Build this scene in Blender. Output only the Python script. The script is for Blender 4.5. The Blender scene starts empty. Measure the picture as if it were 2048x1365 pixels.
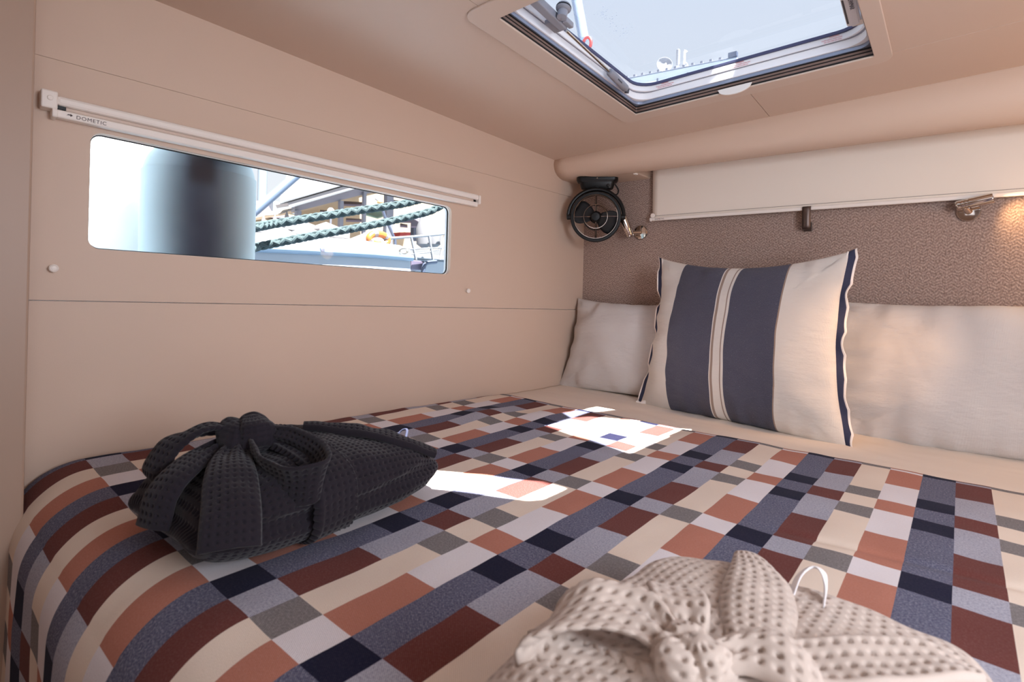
import bpy, bmesh, math, random
import numpy as np
from mathutils import Matrix, Vector, noise as mn

D, SC = bpy.data, bpy.context.scene
COL = SC.collection
PI = math.pi
random.seed(4)
rng = np.random.default_rng(4)

# ------------------------------------------------------------------ camera, world, sun, lights
FPX, PCY, YAW, ROLL, CAMZ = 1074.6, 581.5, 0.6973, 0.0251, 1.0
_f = np.array([-math.sin(YAW), math.cos(YAW), 0.0])
_r0 = np.array([math.cos(YAW), math.sin(YAW), 0.0])
_u0 = np.array([0, 0, 1.0])
CR = math.cos(ROLL) * _r0 + math.sin(ROLL) * _u0
CU = -math.sin(ROLL) * _r0 + math.cos(ROLL) * _u0
CF = _f
cam = D.cameras.new('camera')
cam.sensor_width = 36.0
cam.lens = FPX / 2048 * 36
cam.shift_y = -(682.5 - PCY) / 2048
cam.clip_start = 0.02
cam.clip_end = 500
cam.dof.use_dof = True
cam.dof.focus_distance = 1.95
cam.dof.aperture_fstop = 7.0
camo = D.objects.new('camera', cam)
COL.objects.link(camo)
camo.matrix_world = Matrix(((CR[0], CU[0], -CF[0], 0), (CR[1], CU[1], -CF[1], 0), (CR[2], CU[2], -CF[2], CAMZ), (0, 0, 0, 1)))
SC.camera = camo
SC.view_settings.view_transform = 'Standard'
SC.view_settings.look = 'None'
SC.view_settings.exposure = 0.11
SC.view_settings.gamma = 1.0
SC.view_settings.use_curve_mapping = False
SC.cycles.max_bounces = 10
SC.cycles.diffuse_bounces = 6
SC.cycles.transparent_max_bounces = 16
SC.cycles.caustics_reflective = False
SC.cycles.caustics_refractive = False
SC.cycles.sample_clamp_indirect = 6.0


def lin(c):
    if isinstance(c, str):
        c = [int(c[i:i + 2], 16) for i in (0, 2, 4)]
    return tuple(((v / 255) / 12.92 if v / 255 <= 0.04045 else ((v / 255 + 0.055) / 1.055) ** 2.4) for v in c)


world = D.worlds.new('sky')
SC.world = world
world.use_nodes = True
nt = world.node_tree
nt.nodes.clear()
wo = nt.nodes.new('ShaderNodeOutputWorld')
bg = nt.nodes.new('ShaderNodeBackground')
tc = nt.nodes.new('ShaderNodeTexCoord')
sx = nt.nodes.new('ShaderNodeSeparateXYZ')
rp = nt.nodes.new('ShaderNodeValToRGB')
nt.links.new(tc.outputs['Generated'], sx.inputs[0])
nt.links.new(sx.outputs[2], rp.inputs[0])
rp.color_ramp.elements[0].position = 0.0
rp.color_ramp.elements[0].color = (0.97, 0.97, 0.98, 1)
rp.color_ramp.elements[1].position = 1.0
rp.color_ramp.elements[1].color = (0.58, 0.69, 0.93, 1)
e = rp.color_ramp.elements.new(0.25)
e.color = (0.83, 0.875, 0.955, 1)
nt.links.new(rp.outputs[0], bg.inputs[0])
bg.inputs[1].default_value = 0.97
nt.links.new(bg.outputs[0], wo.inputs[0])

SUND = Vector((-0.40, 0.08, -1.05)).normalized()


def light(name, kind, loc, target, power, color, size=None, sizey=None, **kw):
    l = D.lights.new(name, kind)
    l.energy = power
    l.color = color
    if kind == 'AREA':
        l.shape = 'RECTANGLE'
        l.size = size
        l.size_y = sizey or size
    for k, v in kw.items():
        setattr(l, k, v)
    o = D.objects.new(name, l)
    COL.objects.link(o)
    o.location = loc
    d = Vector(target) - Vector(loc)
    o.rotation_euler = d.to_track_quat('-Z', 'Y').to_euler()
    return o


light('sun', 'SUN', (2, 0, 6), Vector((2, 0, 6)) + SUND, 44.0, (1.0, 0.95, 0.90), angle=math.radians(0.53))
light('right_wall_fill', 'AREA', (0.92, 0.55, 1.24), (-0.7, 1.45, 1.05), 28.5, (0.89, 0.965, 1.09), 0.8, 0.6)  # added area fill from the right; no opening is modelled there
light('rear_fill', 'AREA', (0.1, -0.9, 1.5), (-0.6, 1.2, 1.0), 1.5, (0.95, 0.97, 1.05), 0.8, 0.5)  # weak fill added behind the camera, without a lamp body
light('ceiling_fill', 'AREA', (0.80, -0.2, 0.75), (-0.4, 1.1, 1.6), 5.8, (0.95, 0.97, 1.05), 0.8, 0.5)  # added uplight that lifts the ceiling; no companionway is modelled
light('bedside_lamp', 'POINT', (0.52, 1.72, 1.22), (0, 0, 0), 2.8, (1.0, 0.60, 0.30), shadow_soft_size=0.04)
light('cushion_fill', 'SPOT', (0.24, 1.60, 1.22), (-0.29, 1.83, 0.80), 14.0, (1.0, 0.55, 0.25), spot_size=math.radians(46), spot_blend=1.0, shadow_soft_size=0.05)  # added bodiless warm spot aimed between cushion and right pillow


# ------------------------------------------------------------------ helpers
def P(u, v, axis, val):
    """point of the scene behind photo pixel (u, v) on the plane axis = val"""
    d = CR * (u - 1024) / FPX + CU * (PCY - v) / FPX + CF
    o = np.array([0, 0, CAMZ])
    t = (val - o[axis]) / d[axis]
    return o + d * t


class MD:
    def __init__(s):
        s.v, s.f, s.uv = [], [], None

    def add(s, v, f, uv=None):
        n = len(s.v)
        s.v += [tuple(map(float, p)) for p in v]
        s.f += [tuple(int(i) + n for i in q) for q in f]
        return s

    def box(s, c, size, B=None):
        c = np.array(c, float)
        h = np.array(size, float) / 2
        B = np.eye(3) if B is None else np.array(B, float)
        vs = [c + B.T @ (h * np.array([x, y, z])) for x in (-1, 1) for y in (-1, 1) for z in (-1, 1)]
        return s.add(vs, [(0, 1, 3, 2), (4, 6, 7, 5), (0, 4, 5, 1), (2, 3, 7, 6), (0, 2, 6, 4), (1, 5, 7, 3)])

    def tube(s, pts, r, n=10, cap=True, closed=False):
        pts = [np.array(p, float) for p in pts]
        m = len(pts)
        rr = r if hasattr(r, '__len__') else [r] * m
        T = []
        for i in range(m):
            a = pts[(i - 1) % m] if (closed or i > 0) else pts[i]
            b = pts[(i + 1) % m] if (closed or i < m - 1) else pts[i]
            t = b - a
            T.append(t / (np.linalg.norm(t) + 1e-12))
        up = np.array([0, 0, 1.0]) if abs(T[0][2]) < 0.9 else np.array([1.0, 0, 0])
        x = np.cross(up, T[0])
        x /= np.linalg.norm(x)
        vs = []
        for i in range(m):
            x = x - T[i] * (x @ T[i])
            x /= np.linalg.norm(x)
            y = np.cross(T[i], x)
            for k in range(n):
                a = 2 * PI * k / n
                vs.append(pts[i] + rr[i] * (math.cos(a) * x + math.sin(a) * y))
        fs = []
        for i in range(m if closed else m - 1):
            j = (i + 1) % m
            for k in range(n):
                l = (k + 1) % n
                fs.append((i * n + k, i * n + l, j * n + l, j * n + k))
        if cap and not closed:
            fs.append(tuple(range(n))[::-1])
            fs.append(tuple((m - 1) * n + k for k in range(n)))
        return s.add(vs, fs)

    def lathe(s, prof, o, axis, n=24):
        """prof: (radius, distance along axis) pairs"""
        axis = np.array(axis, float)
        axis /= np.linalg.norm(axis)
        up = np.array([0, 0, 1.0]) if abs(axis[2]) < 0.9 else np.array([1.0, 0, 0])
        x = np.cross(up, axis)
        x /= np.linalg.norm(x)
        y = np.cross(axis, x)
        vs, fs = [], []
        for (r, h) in prof:
            for k in range(n):
                a = 2 * PI * k / n
                vs.append(np.array(o) + axis * h + max(r, 1e-5) * (math.cos(a) * x + math.sin(a) * y))
        for i in range(len(prof) - 1):
            for k in range(n):
                l = (k + 1) % n
                fs.append((i * n + k, i * n + l, (i + 1) * n + l, (i + 1) * n + k))
        fs.append(tuple(range(n))[::-1])
        fs.append(tuple((len(prof) - 1) * n + k for k in range(n)))
        return s.add(vs, fs)

    def prism(s, poly, ext):
        """closed polygon of 3-D points swept by vector ext"""
        n = len(poly)
        a = [np.array(p, float) for p in poly]
        b = [p + np.array(ext, float) for p in a]
        fs = [tuple(range(n))[::-1], tuple(range(n, 2 * n))]
        fs += [(i, (i + 1) % n, n + (i + 1) % n, n + i) for i in range(n)]
        return s.add(a + b, fs)

    def ring(s, outer, inner, ext):
        """frame between two equally long closed loops, swept by ext"""
        n = len(outer)
        e = np.array(ext, float)
        L = [np.array(p, float) for p in outer] + [np.array(p, float) for p in inner]
        L = L + [p + e for p in L]
        fs = []
        for i in range(n):
            j = (i + 1) % n
            fs += [(i, j, n + j, n + i), (2 * n + i, 3 * n + i, 3 * n + j, 2 * n + j), (i, 2 * n + i, 2 * n + j, j), (n + i, n + j, 3 * n + j, 3 * n + i)]
        return s.add(L, fs)

    def plate(s, outer, holes, M, t0, t1):
        """flat plate with holes: 2-D loops, M(a, b, t) -> 3-D"""
        bm = bmesh.new()
        loops, ed = [], []
        for lp in [outer] + holes:
            vs = [bm.verts.new((p[0], p[1], 0)) for p in lp]
            loops.append([(p[0], p[1]) for p in lp])
            ed += [bm.edges.new((vs[i], vs[(i + 1) % len(vs)])) for i in range(len(vs))]
        bmesh.ops.triangle_fill(bm, edges=ed, use_beauty=True, use_dissolve=False)
        bm.verts.index_update()
        pts = [(v.co.x, v.co.y) for v in bm.verts]
        tris = [tuple(v.index for v in f.verts) for f in bm.faces]
        bm.free()
        n = len(pts)
        vs = [M(a, b, t0) for a, b in pts] + [M(a, b, t1) for a, b in pts]
        fs = list(tris) + [tuple(i + n for i in t[::-1]) for t in tris]
        k = 0
        for lp in loops:
            m = len(lp)
            fs += [(k + i, k + (i + 1) % m, n + k + (i + 1) % m, n + k + i) for i in range(m)]
            k += m
        s.add(vs, fs)
        s.fix = True
        return s


def grid_faces(nu, nv, wrap=False):
    """faces of nv rows of nu points"""
    i, j = np.meshgrid(np.arange(nv - 1), np.arange(nu if wrap else nu - 1), indexing='ij')
    a = i * nu + j
    b = i * nu + (j + 1) % nu
    return np.stack([a, b, b + nu, a + nu], -1).reshape(-1, 4)


def world_origin(o):
    v = Vector((0, 0, 0))
    while o:
        v += o.location
        o = o.parent
    return v


def link(name, me, mat, parent, smooth=False, bev=0, sub=0, solid=None, **props):
    o = D.objects.new(name, me)
    COL.objects.link(o)
    if mat:
        for m in (mat if isinstance(mat, (list, tuple)) else [mat]):
            me.materials.append(m)
    if parent:
        o.parent = parent
    if smooth:
        me.polygons.foreach_set('use_smooth', [True] * len(me.polygons))
    if solid:
        m = o.modifiers.new('solid', 'SOLIDIFY')
        m.thickness = solid
        m.offset = -1
    if bev:
        m = o.modifiers.new('bevel', 'BEVEL')
        m.width = bev
        m.segments = 2
        m.limit_method = 'ANGLE'
        m.angle_limit = math.radians(40)
        m.use_clamp_overlap = True
    if sub:
        m = o.modifiers.new('sub', 'SUBSURF')
        m.levels = m.render_levels = sub
    for k, v in props.items():
        o[k] = v
    return o


def part(name, md, mat, parent=None, smooth=False, bev=0, sub=0, fix=True, auto=None, **props):
    w = world_origin(parent) if parent else Vector((0, 0, 0))
    me = D.meshes.new(name)
    me.from_pydata([(p[0] - w.x, p[1] - w.y, p[2] - w.z) for p in md.v], [], md.f)
    if fix:
        bm = bmesh.new()
        bm.from_mesh(me)
        bmesh.ops.recalc_face_normals(bm, faces=bm.faces)
        bm.to_mesh(me)
        bm.free()
    if smooth and auto is None:
        auto = 35
    o = link(name, me, mat, parent, smooth, bev, sub, **props)
    if smooth and auto and auto < 180:
        me.set_sharp_from_angle(angle=math.radians(auto))
    return o


def gridmesh(name, V, nu, nv, mat, parent=None, uv=None, wrap=False, smooth=True, sub=0, solid=None, caps=False, **props):
    """V: (nv*nu, 3) array, uv: (nv*nu, 2)"""
    w = world_origin(parent) if parent else Vector((0, 0, 0))
    V = np.asarray(V, float).reshape(-1, 3) - np.array(w)
    F = grid_faces(nu, nv, wrap)
    me = D.meshes.new(name)
    fl = [tuple(f) for f in F]
    if caps:
        fl += [tuple(range(nu))[::-1], tuple((nv - 1) * nu + k for k in range(nu))]
    me.from_pydata(V.tolist(), [], fl)
    if uv is not None:
        l = me.uv_layers.new(name='UVMap')
        idx = np.zeros(len(me.loops), int)
        me.loops.foreach_get('vertex_index', idx)
        l.data.foreach_set('uv', np.asarray(uv, float).reshape(-1, 2)[idx].ravel())
    return link(name, me, mat, parent, smooth, 0, sub, solid, **props)


def tag(o, label, cat, group=None):
    o['label'] = label
    o['category'] = cat
    if group:
        o['group'] = group
    return o


def thing(name, label, cat, loc=(0, 0, 0), group=None):
    o = D.objects.new(name, None)
    o.empty_display_size = 0.05
    COL.objects.link(o)
    o.location = loc
    return tag(o, label, cat, group)


def text(name, body, mat, parent, origin, xdir, ydir, size, ext=0.0002, align='LEFT', space=1.0):
    c = D.curves.new(name, 'FONT')
    c.body = body
    c.size = size
    c.extrude = ext
    c.align_x = align
    c.space_character = space
    tmp = D.objects.new('tmp', c)
    me = D.meshes.new_from_object(tmp)
    D.objects.remove(tmp)
    D.curves.remove(c)
    me.name = name
    me.materials.clear()
    o = D.objects.new(name, me)
    COL.objects.link(o)
    me.materials.append(mat)
    X = Vector(xdir).normalized()
    Y = Vector(ydir)
    Y = (Y - X * Y.dot(X)).normalized()
    Z = X.cross(Y)
    w = world_origin(parent)
    o.parent = parent
    o.matrix_local = Matrix(((X.x, Y.x, Z.x, origin[0] - w.x), (X.y, Y.y, Z.y, origin[1] - w.y), (X.z, Y.z, Z.z, origin[2] - w.z), (0, 0, 0, 1)))
    return o


def rrect(x0, x1, y0, y1, r, n=6):
    pts = []
    for cx, cy, a0 in ((x1 - r, y1 - r, 0), (x0 + r, y1 - r, PI / 2), (x0 + r, y0 + r, PI), (x1 - r, y0 + r, 1.5 * PI)):
        for k in range(n + 1):
            a = a0 + PI / 2 * k / n
            pts.append((cx + r * math.cos(a), cy + r * math.sin(a)))
    return pts


def catmull(pts, n):
    pts = np.array(pts, float)
    m = len(pts)
    p = np.vstack([2 * pts[0] - pts[1], pts, 2 * pts[-1] - pts[-2]])
    out = []
    for t in np.linspace(0, m - 1 - 1e-9, n):
        i = int(t)
        f = t - i
        a, b, c, d = p[i], p[i + 1], p[i + 2], p[i + 3]
        out.append(0.5 * ((2 * b) + (c - a) * f + (2 * a - 5 * b + 4 * c - d) * f * f + (3 * b - a - 3 * c + d) * f ** 3))
    return np.array(out)


def nz(p, s=1.0):
    return mn.noise(Vector((p[0] * s, p[1] * s, p[2] * s)))


def nzv(V, s, off=0.0):
    return np.array([mn.noise(Vector((p[0] * s + off, p[1] * s + off * 0.7, p[2] * s - off))) for p in np.asarray(V).reshape(-1, 3)])


# ------------------------------------------------------------------ materials
def mat(name, col, rough=0.5, metal=0.0, spec=0.5, bump=None, vary=None, sheen=0.0, emit=None):
    """bump=(scale, strength, distance), vary=(scale, amount)"""
    m = D.materials.new(name)
    m.use_nodes = True
    t = m.node_tree
    b = t.nodes['Principled BSDF']
    c = lin(col)
    b.inputs['Base Color'].default_value = (*c, 1)
    b.inputs['Roughness'].default_value = rough
    b.inputs['Metallic'].default_value = metal
    b.inputs['Specular IOR Level'].default_value = spec
    if sheen:
        b.inputs['Sheen Weight'].default_value = sheen
    if emit:
        b.inputs['Emission Color'].default_value = (*lin(emit[0]), 1)
        b.inputs['Emission Strength'].default_value = emit[1]
    co = t.nodes.new('ShaderNodeTexCoord')
    if vary:
        n = t.nodes.new('ShaderNodeTexNoise')
        n.inputs['Scale'].default_value = vary[0]
        n.inputs['Detail'].default_value = 4
        t.links.new(co.outputs['Object'], n.inputs['Vector'])
        mx = t.nodes.new('ShaderNodeMix')
        mx.data_type = 'RGBA'
        mx.inputs[6].default_value = (*[x * (1 - vary[1]) for x in c], 1)
        mx.inputs[7].default_value = (*[min(1, x * (1 + vary[1])) for x in c], 1)
        t.links.new(n.outputs['Fac'], mx.inputs[0])
        t.links.new(mx.outputs[2], b.inputs['Base Color'])
    if bump:
        n = t.nodes.new('ShaderNodeTexNoise')
        n.inputs['Scale'].default_value = bump[0]
        n.inputs['Detail'].default_value = 3
        t.links.new(co.outputs['Object'], n.inputs['Vector'])
        bp = t.nodes.new('ShaderNodeBump')
        bp.inputs['Strength'].default_value = bump[1]
        bp.inputs['Distance'].default_value = bump[2]
        t.links.new(n.outputs['Fac'], bp.inputs['Height'])
        t.links.new(bp.outputs[0], b.inputs['Normal'])
    return m


class NG:
    """small node-graph writer"""
    def __init__(s, m):
        s.t = m.node_tree
        s.b = s.t.nodes['Principled BSDF']

    def val(s, x, sock):
        if isinstance(x, (int, float)):
            sock.default_value = x
        else:
            s.t.links.new(x, sock)

    def math(s, op, a, b=None, c=None):
        n = s.t.nodes.new('ShaderNodeMath')
        n.operation = op
        s.val(a, n.inputs[0])
        if b is not None:
            s.val(b, n.inputs[1])
        if c is not None:
            s.val(c, n.inputs[2])
        return n.outputs[0]

    def ramp(s, fac, stops, const=True):
        n = s.t.nodes.new('ShaderNodeValToRGB')
        n.color_ramp.interpolation = 'CONSTANT' if const else 'LINEAR'
        el = n.color_ramp.elements
        while len(el) > 1:
            el.remove(el[-1])
        el[0].position = stops[0][0]
        el[0].color = (*stops[0][1], 1)
        for p, c in stops[1:]:
            q = el.new(p)
            q.color = (*c, 1)
        s.val(fac, n.inputs[0])
        return n.outputs[0]

    def mix(s, fac, a, b, mode='MIX'):
        n = s.t.nodes.new('ShaderNodeMix')
        n.data_type = 'RGBA'
        n.blend_type = mode
        s.val(fac, n.inputs[0])
        for x, k in ((a, 6), (b, 7)):
            if isinstance(x, tuple):
                n.inputs[k].default_value = (*x, 1)
            else:
                s.t.links.new(x, n.inputs[k])
        return n.outputs[2]

    def noise(s, vec, scale, detail=2):
        n = s.t.nodes.new('ShaderNodeTexNoise')
        n.inputs['Scale'].default_value = scale
        n.inputs['Detail'].default_value = detail
        if vec is not None:
            s.t.links.new(vec, n.inputs['Vector'])
        return n.outputs['Fac']

    def xyz(s, vec):
        n = s.t.nodes.new('ShaderNodeSeparateXYZ')
        s.t.links.new(vec, n.inputs[0])
        return n.outputs

    def comb(s, x, y, z=0.0):
        n = s.t.nodes.new('ShaderNodeCombineXYZ')
        for k, q in enumerate((x, y, z)):
            s.val(q, n.inputs[k])
        return n.outputs[0]

    def coord(s, w='UV'):
        return s.t.nodes.new('ShaderNodeTexCoord').outputs[w]

    def bump(s, h, strength, dist):
        n = s.t.nodes.new('ShaderNodeBump')
        n.inputs['Strength'].default_value = strength
        n.inputs['Distance'].default_value = dist
        s.t.links.new(h, n.inputs['Height'])
        s.t.links.new(n.outputs[0], s.b.inputs['Normal'])

    def color(s, c):
        s.t.links.new(c, s.b.inputs['Base Color'])


def glass_mat(name, tint, gloss=0.06):
    m = D.materials.new(name)
    m.use_nodes = True
    t = m.node_tree
    t.nodes.clear()
    o = t.nodes.new('ShaderNodeOutputMaterial')
    mx = t.nodes.new('ShaderNodeMixShader')
    a = t.nodes.new('ShaderNodeBsdfTransparent')
    g = t.nodes.new('ShaderNodeBsdfGlossy')
    fr = t.nodes.new('ShaderNodeFresnel')
    fr.inputs['IOR'].default_value = 1.3
    ml = t.nodes.new('ShaderNodeMath')
    ml.operation = 'MULTIPLY'
    ml.inputs[1].default_value = gloss / 0.06
    a.inputs[0].default_value = (*tint, 1)
    g.inputs['Roughness'].default_value = 0.02
    ge = t.nodes.new('ShaderNodeNewGeometry')
    fb = t.nodes.new('ShaderNodeMath')
    fb.operation = 'SUBTRACT'
    fb.inputs[0].default_value = 1.0
    t.links.new(ge.outputs['Backfacing'], fb.inputs[1])
    f2 = t.nodes.new('ShaderNodeMath')
    f2.operation = 'MULTIPLY'
    t.links.new(fr.outputs[0], f2.inputs[0])
    t.links.new(fb.outputs[0], f2.inputs[1])
    t.links.new(f2.outputs[0], ml.inputs[0])
    t.links.new(ml.outputs[0], mx.inputs[0])
    t.links.new(a.outputs[0], mx.inputs[1])
    t.links.new(g.outputs[0], mx.inputs[2])
    t.links.new(mx.outputs[0], o.inputs[0])
    return m


M = {}
M['wall'] = mat('cream_vinyl', (205, 181, 162), 0.5, bump=(420, 0.10, 0.001), vary=(1.5, 0.02))
M['ceil'] = mat('ceiling_vinyl', (203, 180, 163), 0.5, bump=(420, 0.10, 0.001), vary=(1.5, 0.02))
M['trim'] = mat('beige_moulding', (204, 184, 169), 0.4)
M['jamb'] = mat('pale_bulkhead', (170, 144, 126), 0.45)
M['floor'] = mat('teak_floor', (120, 84, 58), 0.5, vary=(8, 0.2))
M['white_plastic'] = mat('white_plastic', (236, 228, 220), 0.35)
M['white_alu'] = mat('white_alu', (248, 248, 250), 0.5)
M['blue_alu'] = mat('anodised_alu', (150, 160, 182), 0.3, 0.6)
M['bronze'] = mat('bronze_track', (134, 108, 96), 0.4, 0.3)
M['tan_track'] = mat('tan_track', (196, 168, 130), 0.35, 0.3)
M['black'] = mat('black_plastic', (7, 7, 8), 0.4, 0.0, 0.35)
M['black_matte'] = mat('black_rubber', (14, 13, 15), 0.7)
M['gasket'] = mat('dark_gasket', (74, 78, 112), 0.6)
M['grey_plastic'] = mat('grey_plastic', (146, 148, 158), 0.4)
M['dark_grey'] = mat('dark_grey_plastic', (70, 70, 78), 0.4)
M['silver_plastic'] = mat('silver_plastic', (234, 235, 240), 0.4)
M['red'] = mat('red_plastic', (196, 24, 30), 0.3)
M['chrome'] = mat('chrome', (214, 206, 198), 0.09, 1.0)
M['steel'] = mat('steel_rod', (200, 192, 180), 0.2, 1.0)
M['bronze_hook'] = mat('hook_metal', (96, 82, 76), 0.4, 0.7)
M['seam'] = mat('seam_grey', (150, 140, 134), 0.8)  # plain grey line for the blind hem
M['print_dark'] = mat('dark_print', (62, 46, 44), 0.6)
M['print_red'] = mat('red_print', (214, 120, 124), 0.6)
M['print_grey'] = mat('embossed_print', (110, 112, 122), 0.5)
M['sheet'] = mat('cream_sheet', (226, 213, 200), 0.9, spec=0.1, bump=(900, 0.12, 0.001))
M['blind'] = mat('white_blind_fabric', (232, 222, 210), 0.8, spec=0.1, bump=(1200, 0.1, 0.0005))
M['glass'] = glass_mat('window_glass', (0.97, 0.98, 0.98), 0.02)
M['acrylic'] = glass_mat('hatch_acrylic', (0.94, 0.96, 0.98))
m = mat('dried_salt_spots', (244, 246, 250), 0.6)
tl = m.node_tree.nodes.new('ShaderNodeBsdfTranslucent')
tl.inputs[0].default_value = (.9, .9, .92, 1)
m.node_tree.links.new(tl.outputs[0], m.node_tree.nodes['Material Output'].inputs[0])
M['droplet'] = m
M['lens'] = mat('lamp_lens', (255, 214, 160), 0.3, emit=((255, 190, 110), 6.0))


def linen(name, col, kind):
    m = mat(name, col, 0.9, spec=0.1, sheen=0.2)
    g = NG(m)
    uv = g.coord('UV')
    o = g.xyz(uv)
    wx = g.math('SINE', g.math('MULTIPLY', o[0], 5200))
    wy = g.math('SINE', g.math('MULTIPLY', o[1], 5200))
    weave = g.math('MULTIPLY', g.math('ADD', wx, wy), 0.12)
    crease = g.noise(g.comb(g.math('MULTIPLY', o[0], 1.0), g.math('MULTIPLY', o[1], 2.2)), 16, 5)
    slub = g.noise(g.comb(g.math('MULTIPLY', o[0], 40), g.math('MULTIPLY', o[1], 400)), 1.0, 2)
    h = g.math('ADD', g.math('MULTIPLY', crease, 4.0), g.math('ADD', weave, g.math('MULTIPLY', slub, 0.3)))
    g.bump(h, 0.9, 0.0026)
    return m, g, o


M['linen'], _, _ = linen('white_linen', (238, 231, 226), 0)
m, g, o = linen('striped_linen', (238, 230, 222), 0)
fx = g.math('ADD', o[0], 0.5)      # uv x in metres from the middle, made positive
W_, N_, T_ = lin((240, 231, 221)), lin((68, 66, 80)), lin((168, 144, 128))
stops = [(0, W_), (0.294, T_), (0.2965, N_), (0.4625, W_), (0.4675, T_), (0.4688, W_), (0.4725, T_), (0.4738, W_), (0.4992, T_), (0.5005, W_), (0.5042, T_), (0.5055, W_), (0.5105, N_), (0.660, T_), (0.6625, W_)]
base = g.ramp(fx, stops)
heather = g.noise(g.comb(g.math('MULTIPLY', o[0], 900), g.math('MULTIPLY', o[1], 350)), 1.0, 2)
isn = g.ramp(fx, [(0, (0, 0, 0)), (0.2965, (1, 1, 1)), (0.4625, (0, 0, 0)), (0.5105, (1, 1, 1)), (0.660, (0, 0, 0))])
hv = g.math('MULTIPLY', isn, g.math('MULTIPLY_ADD', heather, 1.1, -0.32))
fleck = g.math('MULTIPLY', isn, g.math('GREATER_THAN', g.noise(g.comb(g.math('MULTIPLY', o[0], 260), g.math('MULTIPLY', o[1], 900)), 1.0, 1), 0.74))
c = g.mix(hv, base, lin((118, 120, 142)))
c = g.mix(g.math('MULTIPLY', fleck, 0.7), c, lin((190, 186, 190)))
g.color(c)
M['striped'] = m
M['navy_edge'] = mat('navy_edging', (58, 60, 80), 0.9, spec=0.1, vary=(300, 0.2))
M['white_edge'] = mat('white_edging', (236, 226, 218), 0.9, spec=0.1)

# woven blanket: four warp stripes by eight weft bands
m = mat('checked_weave', (200, 180, 160), 0.95, spec=0.03, sheen=0.05)
g = NG(m)
o = g.xyz(g.coord('UV'))
CW = np.array([0.1445, 0.1443, 0.1398, 0.1501]) * 0.4
RL = np.array([0.1615, 0.1500, 0.1524, 0.1481, 0.1618, 0.3162, 0.1550, 0.2950]) * 0.4
CX0, RY0 = -1.3084 * 0.4, 1.9755 * 0.4
ca = np.concatenate([[0], np.cumsum(CW)])
ra = np.concatenate([[0], np.cumsum(RL)])
fx = g.math('FRACT', g.math('DIVIDE', g.math('ADD', o[0], 10 * ca[4] - CX0), ca[4]))
fy = g.math('FRACT', g.math('DIVIDE', g.math('SUBTRACT', RY0 + 10 * ra[8], o[1]), ra[8]))
DN, NV, RU, LT, CRM, GY, OR, WH = [lin(x) for x in ((92, 95, 118), (25, 25, 50), (108, 60, 54), (168, 169, 182), (227, 212, 197), (126, 121, 120), (181, 122, 103), (224, 219, 222))]
cs = [float(x / ca[4]) for x in ca[:4]]
rs = [float(x / ra[8]) for x in ra[:8]]
rA = g.ramp(fx, list(zip(cs, (DN, RU, CRM, OR))))
rB = g.ramp(fx, list(zip(cs, (DN, LT, CRM, WH))))
rC = g.ramp(fx, list(zip(cs, (NV, LT, GY, WH))))
k0, k5, k1 = (0, 0, 0), (0.5,) * 3, (1, 1, 1)
sB = g.ramp(fy, list(zip(rs, (k1, k0, k0, k0, k1, k0, k0, k0))))
sC = g.ramp(fy, list(zip(rs, (k0, k1, k0, k1, k0, k0, k1, k0))))
# hem band at the head end of the blanket
YE = 3.8564 * 0.4
hem = g.math('GREATER_THAN', o[1], YE - 0.0075)
hemc = g.ramp(fx, list(zip(cs, (NV, RU, GY, OR))))
c = g.mix(sB, rA, rB)
c = g.mix(sC, c, rC)
c = g.mix(hem, c, hemc)
# heathered yarn: amount depends on the cell colour (plain cream and navy stay plain)
HA = g.ramp(fx, list(zip(cs, ((0.75,) * 3, (0.12,) * 3, (0.05,) * 3, (0.16,) * 3))))
HC = g.ramp(fx, list(zip(cs, ((0.06,) * 3, (0.7,) * 3, (0.5,) * 3, (0.12,) * 3))))
HB = g.ramp(fx, list(zip(cs, ((0.75,) * 3, (0.7,) * 3, (0.05,) * 3, (0.12,) * 3))))
ha = g.mix(sC, g.mix(sB, HA, HB), HC)
th = g.noise(g.comb(g.math('MULTIPLY', o[0], 900), g.math('MULTIPLY', o[1], 520)), 1.0, 2)
tw = g.math('SINE', g.math('MULTIPLY', g.math('ADD', o[0], o[1]), 2100))
mott = g.noise(g.comb(g.math('MULTIPLY', o[0], 330), g.math('MULTIPLY', o[1], 330)), 1.0, 2)
yarn = g.math('ADD', g.math('MULTIPLY_ADD', tw, 0.40, 0.0), g.math('ADD', g.math('MULTIPLY_ADD', th, 1.6, -0.8), g.math('MULTIPLY_ADD', mott, 2.6, -1.3)))
hh = g.math('MULTIPLY', yarn, g.xyz(ha)[0])
lite = g.mix(g.math('MAXIMUM', g.math('MULTIPLY', hh, 0.55), 0.0), c, lin((214, 208, 214)))
dark = g.mix(g.math('MAXIMUM', g.math('MULTIPLY', hh, -0.7), 0.0), lite, lin((40, 38, 56)))
soft = g.noise(g.comb(o[0], o[1]), 9, 3)
g.color(g.mix(g.math('MULTIPLY_ADD', soft, 0.3, -0.06), dark, g.mix(1.0, dark, dark, 'MULTIPLY')))
g.bump(g.math('ADD', g.math('MULTIPLY', tw, 0.35), g.math('MULTIPLY', th, 1.0)), 0.5, 0.0007)
M['blanket'] = m

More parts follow.
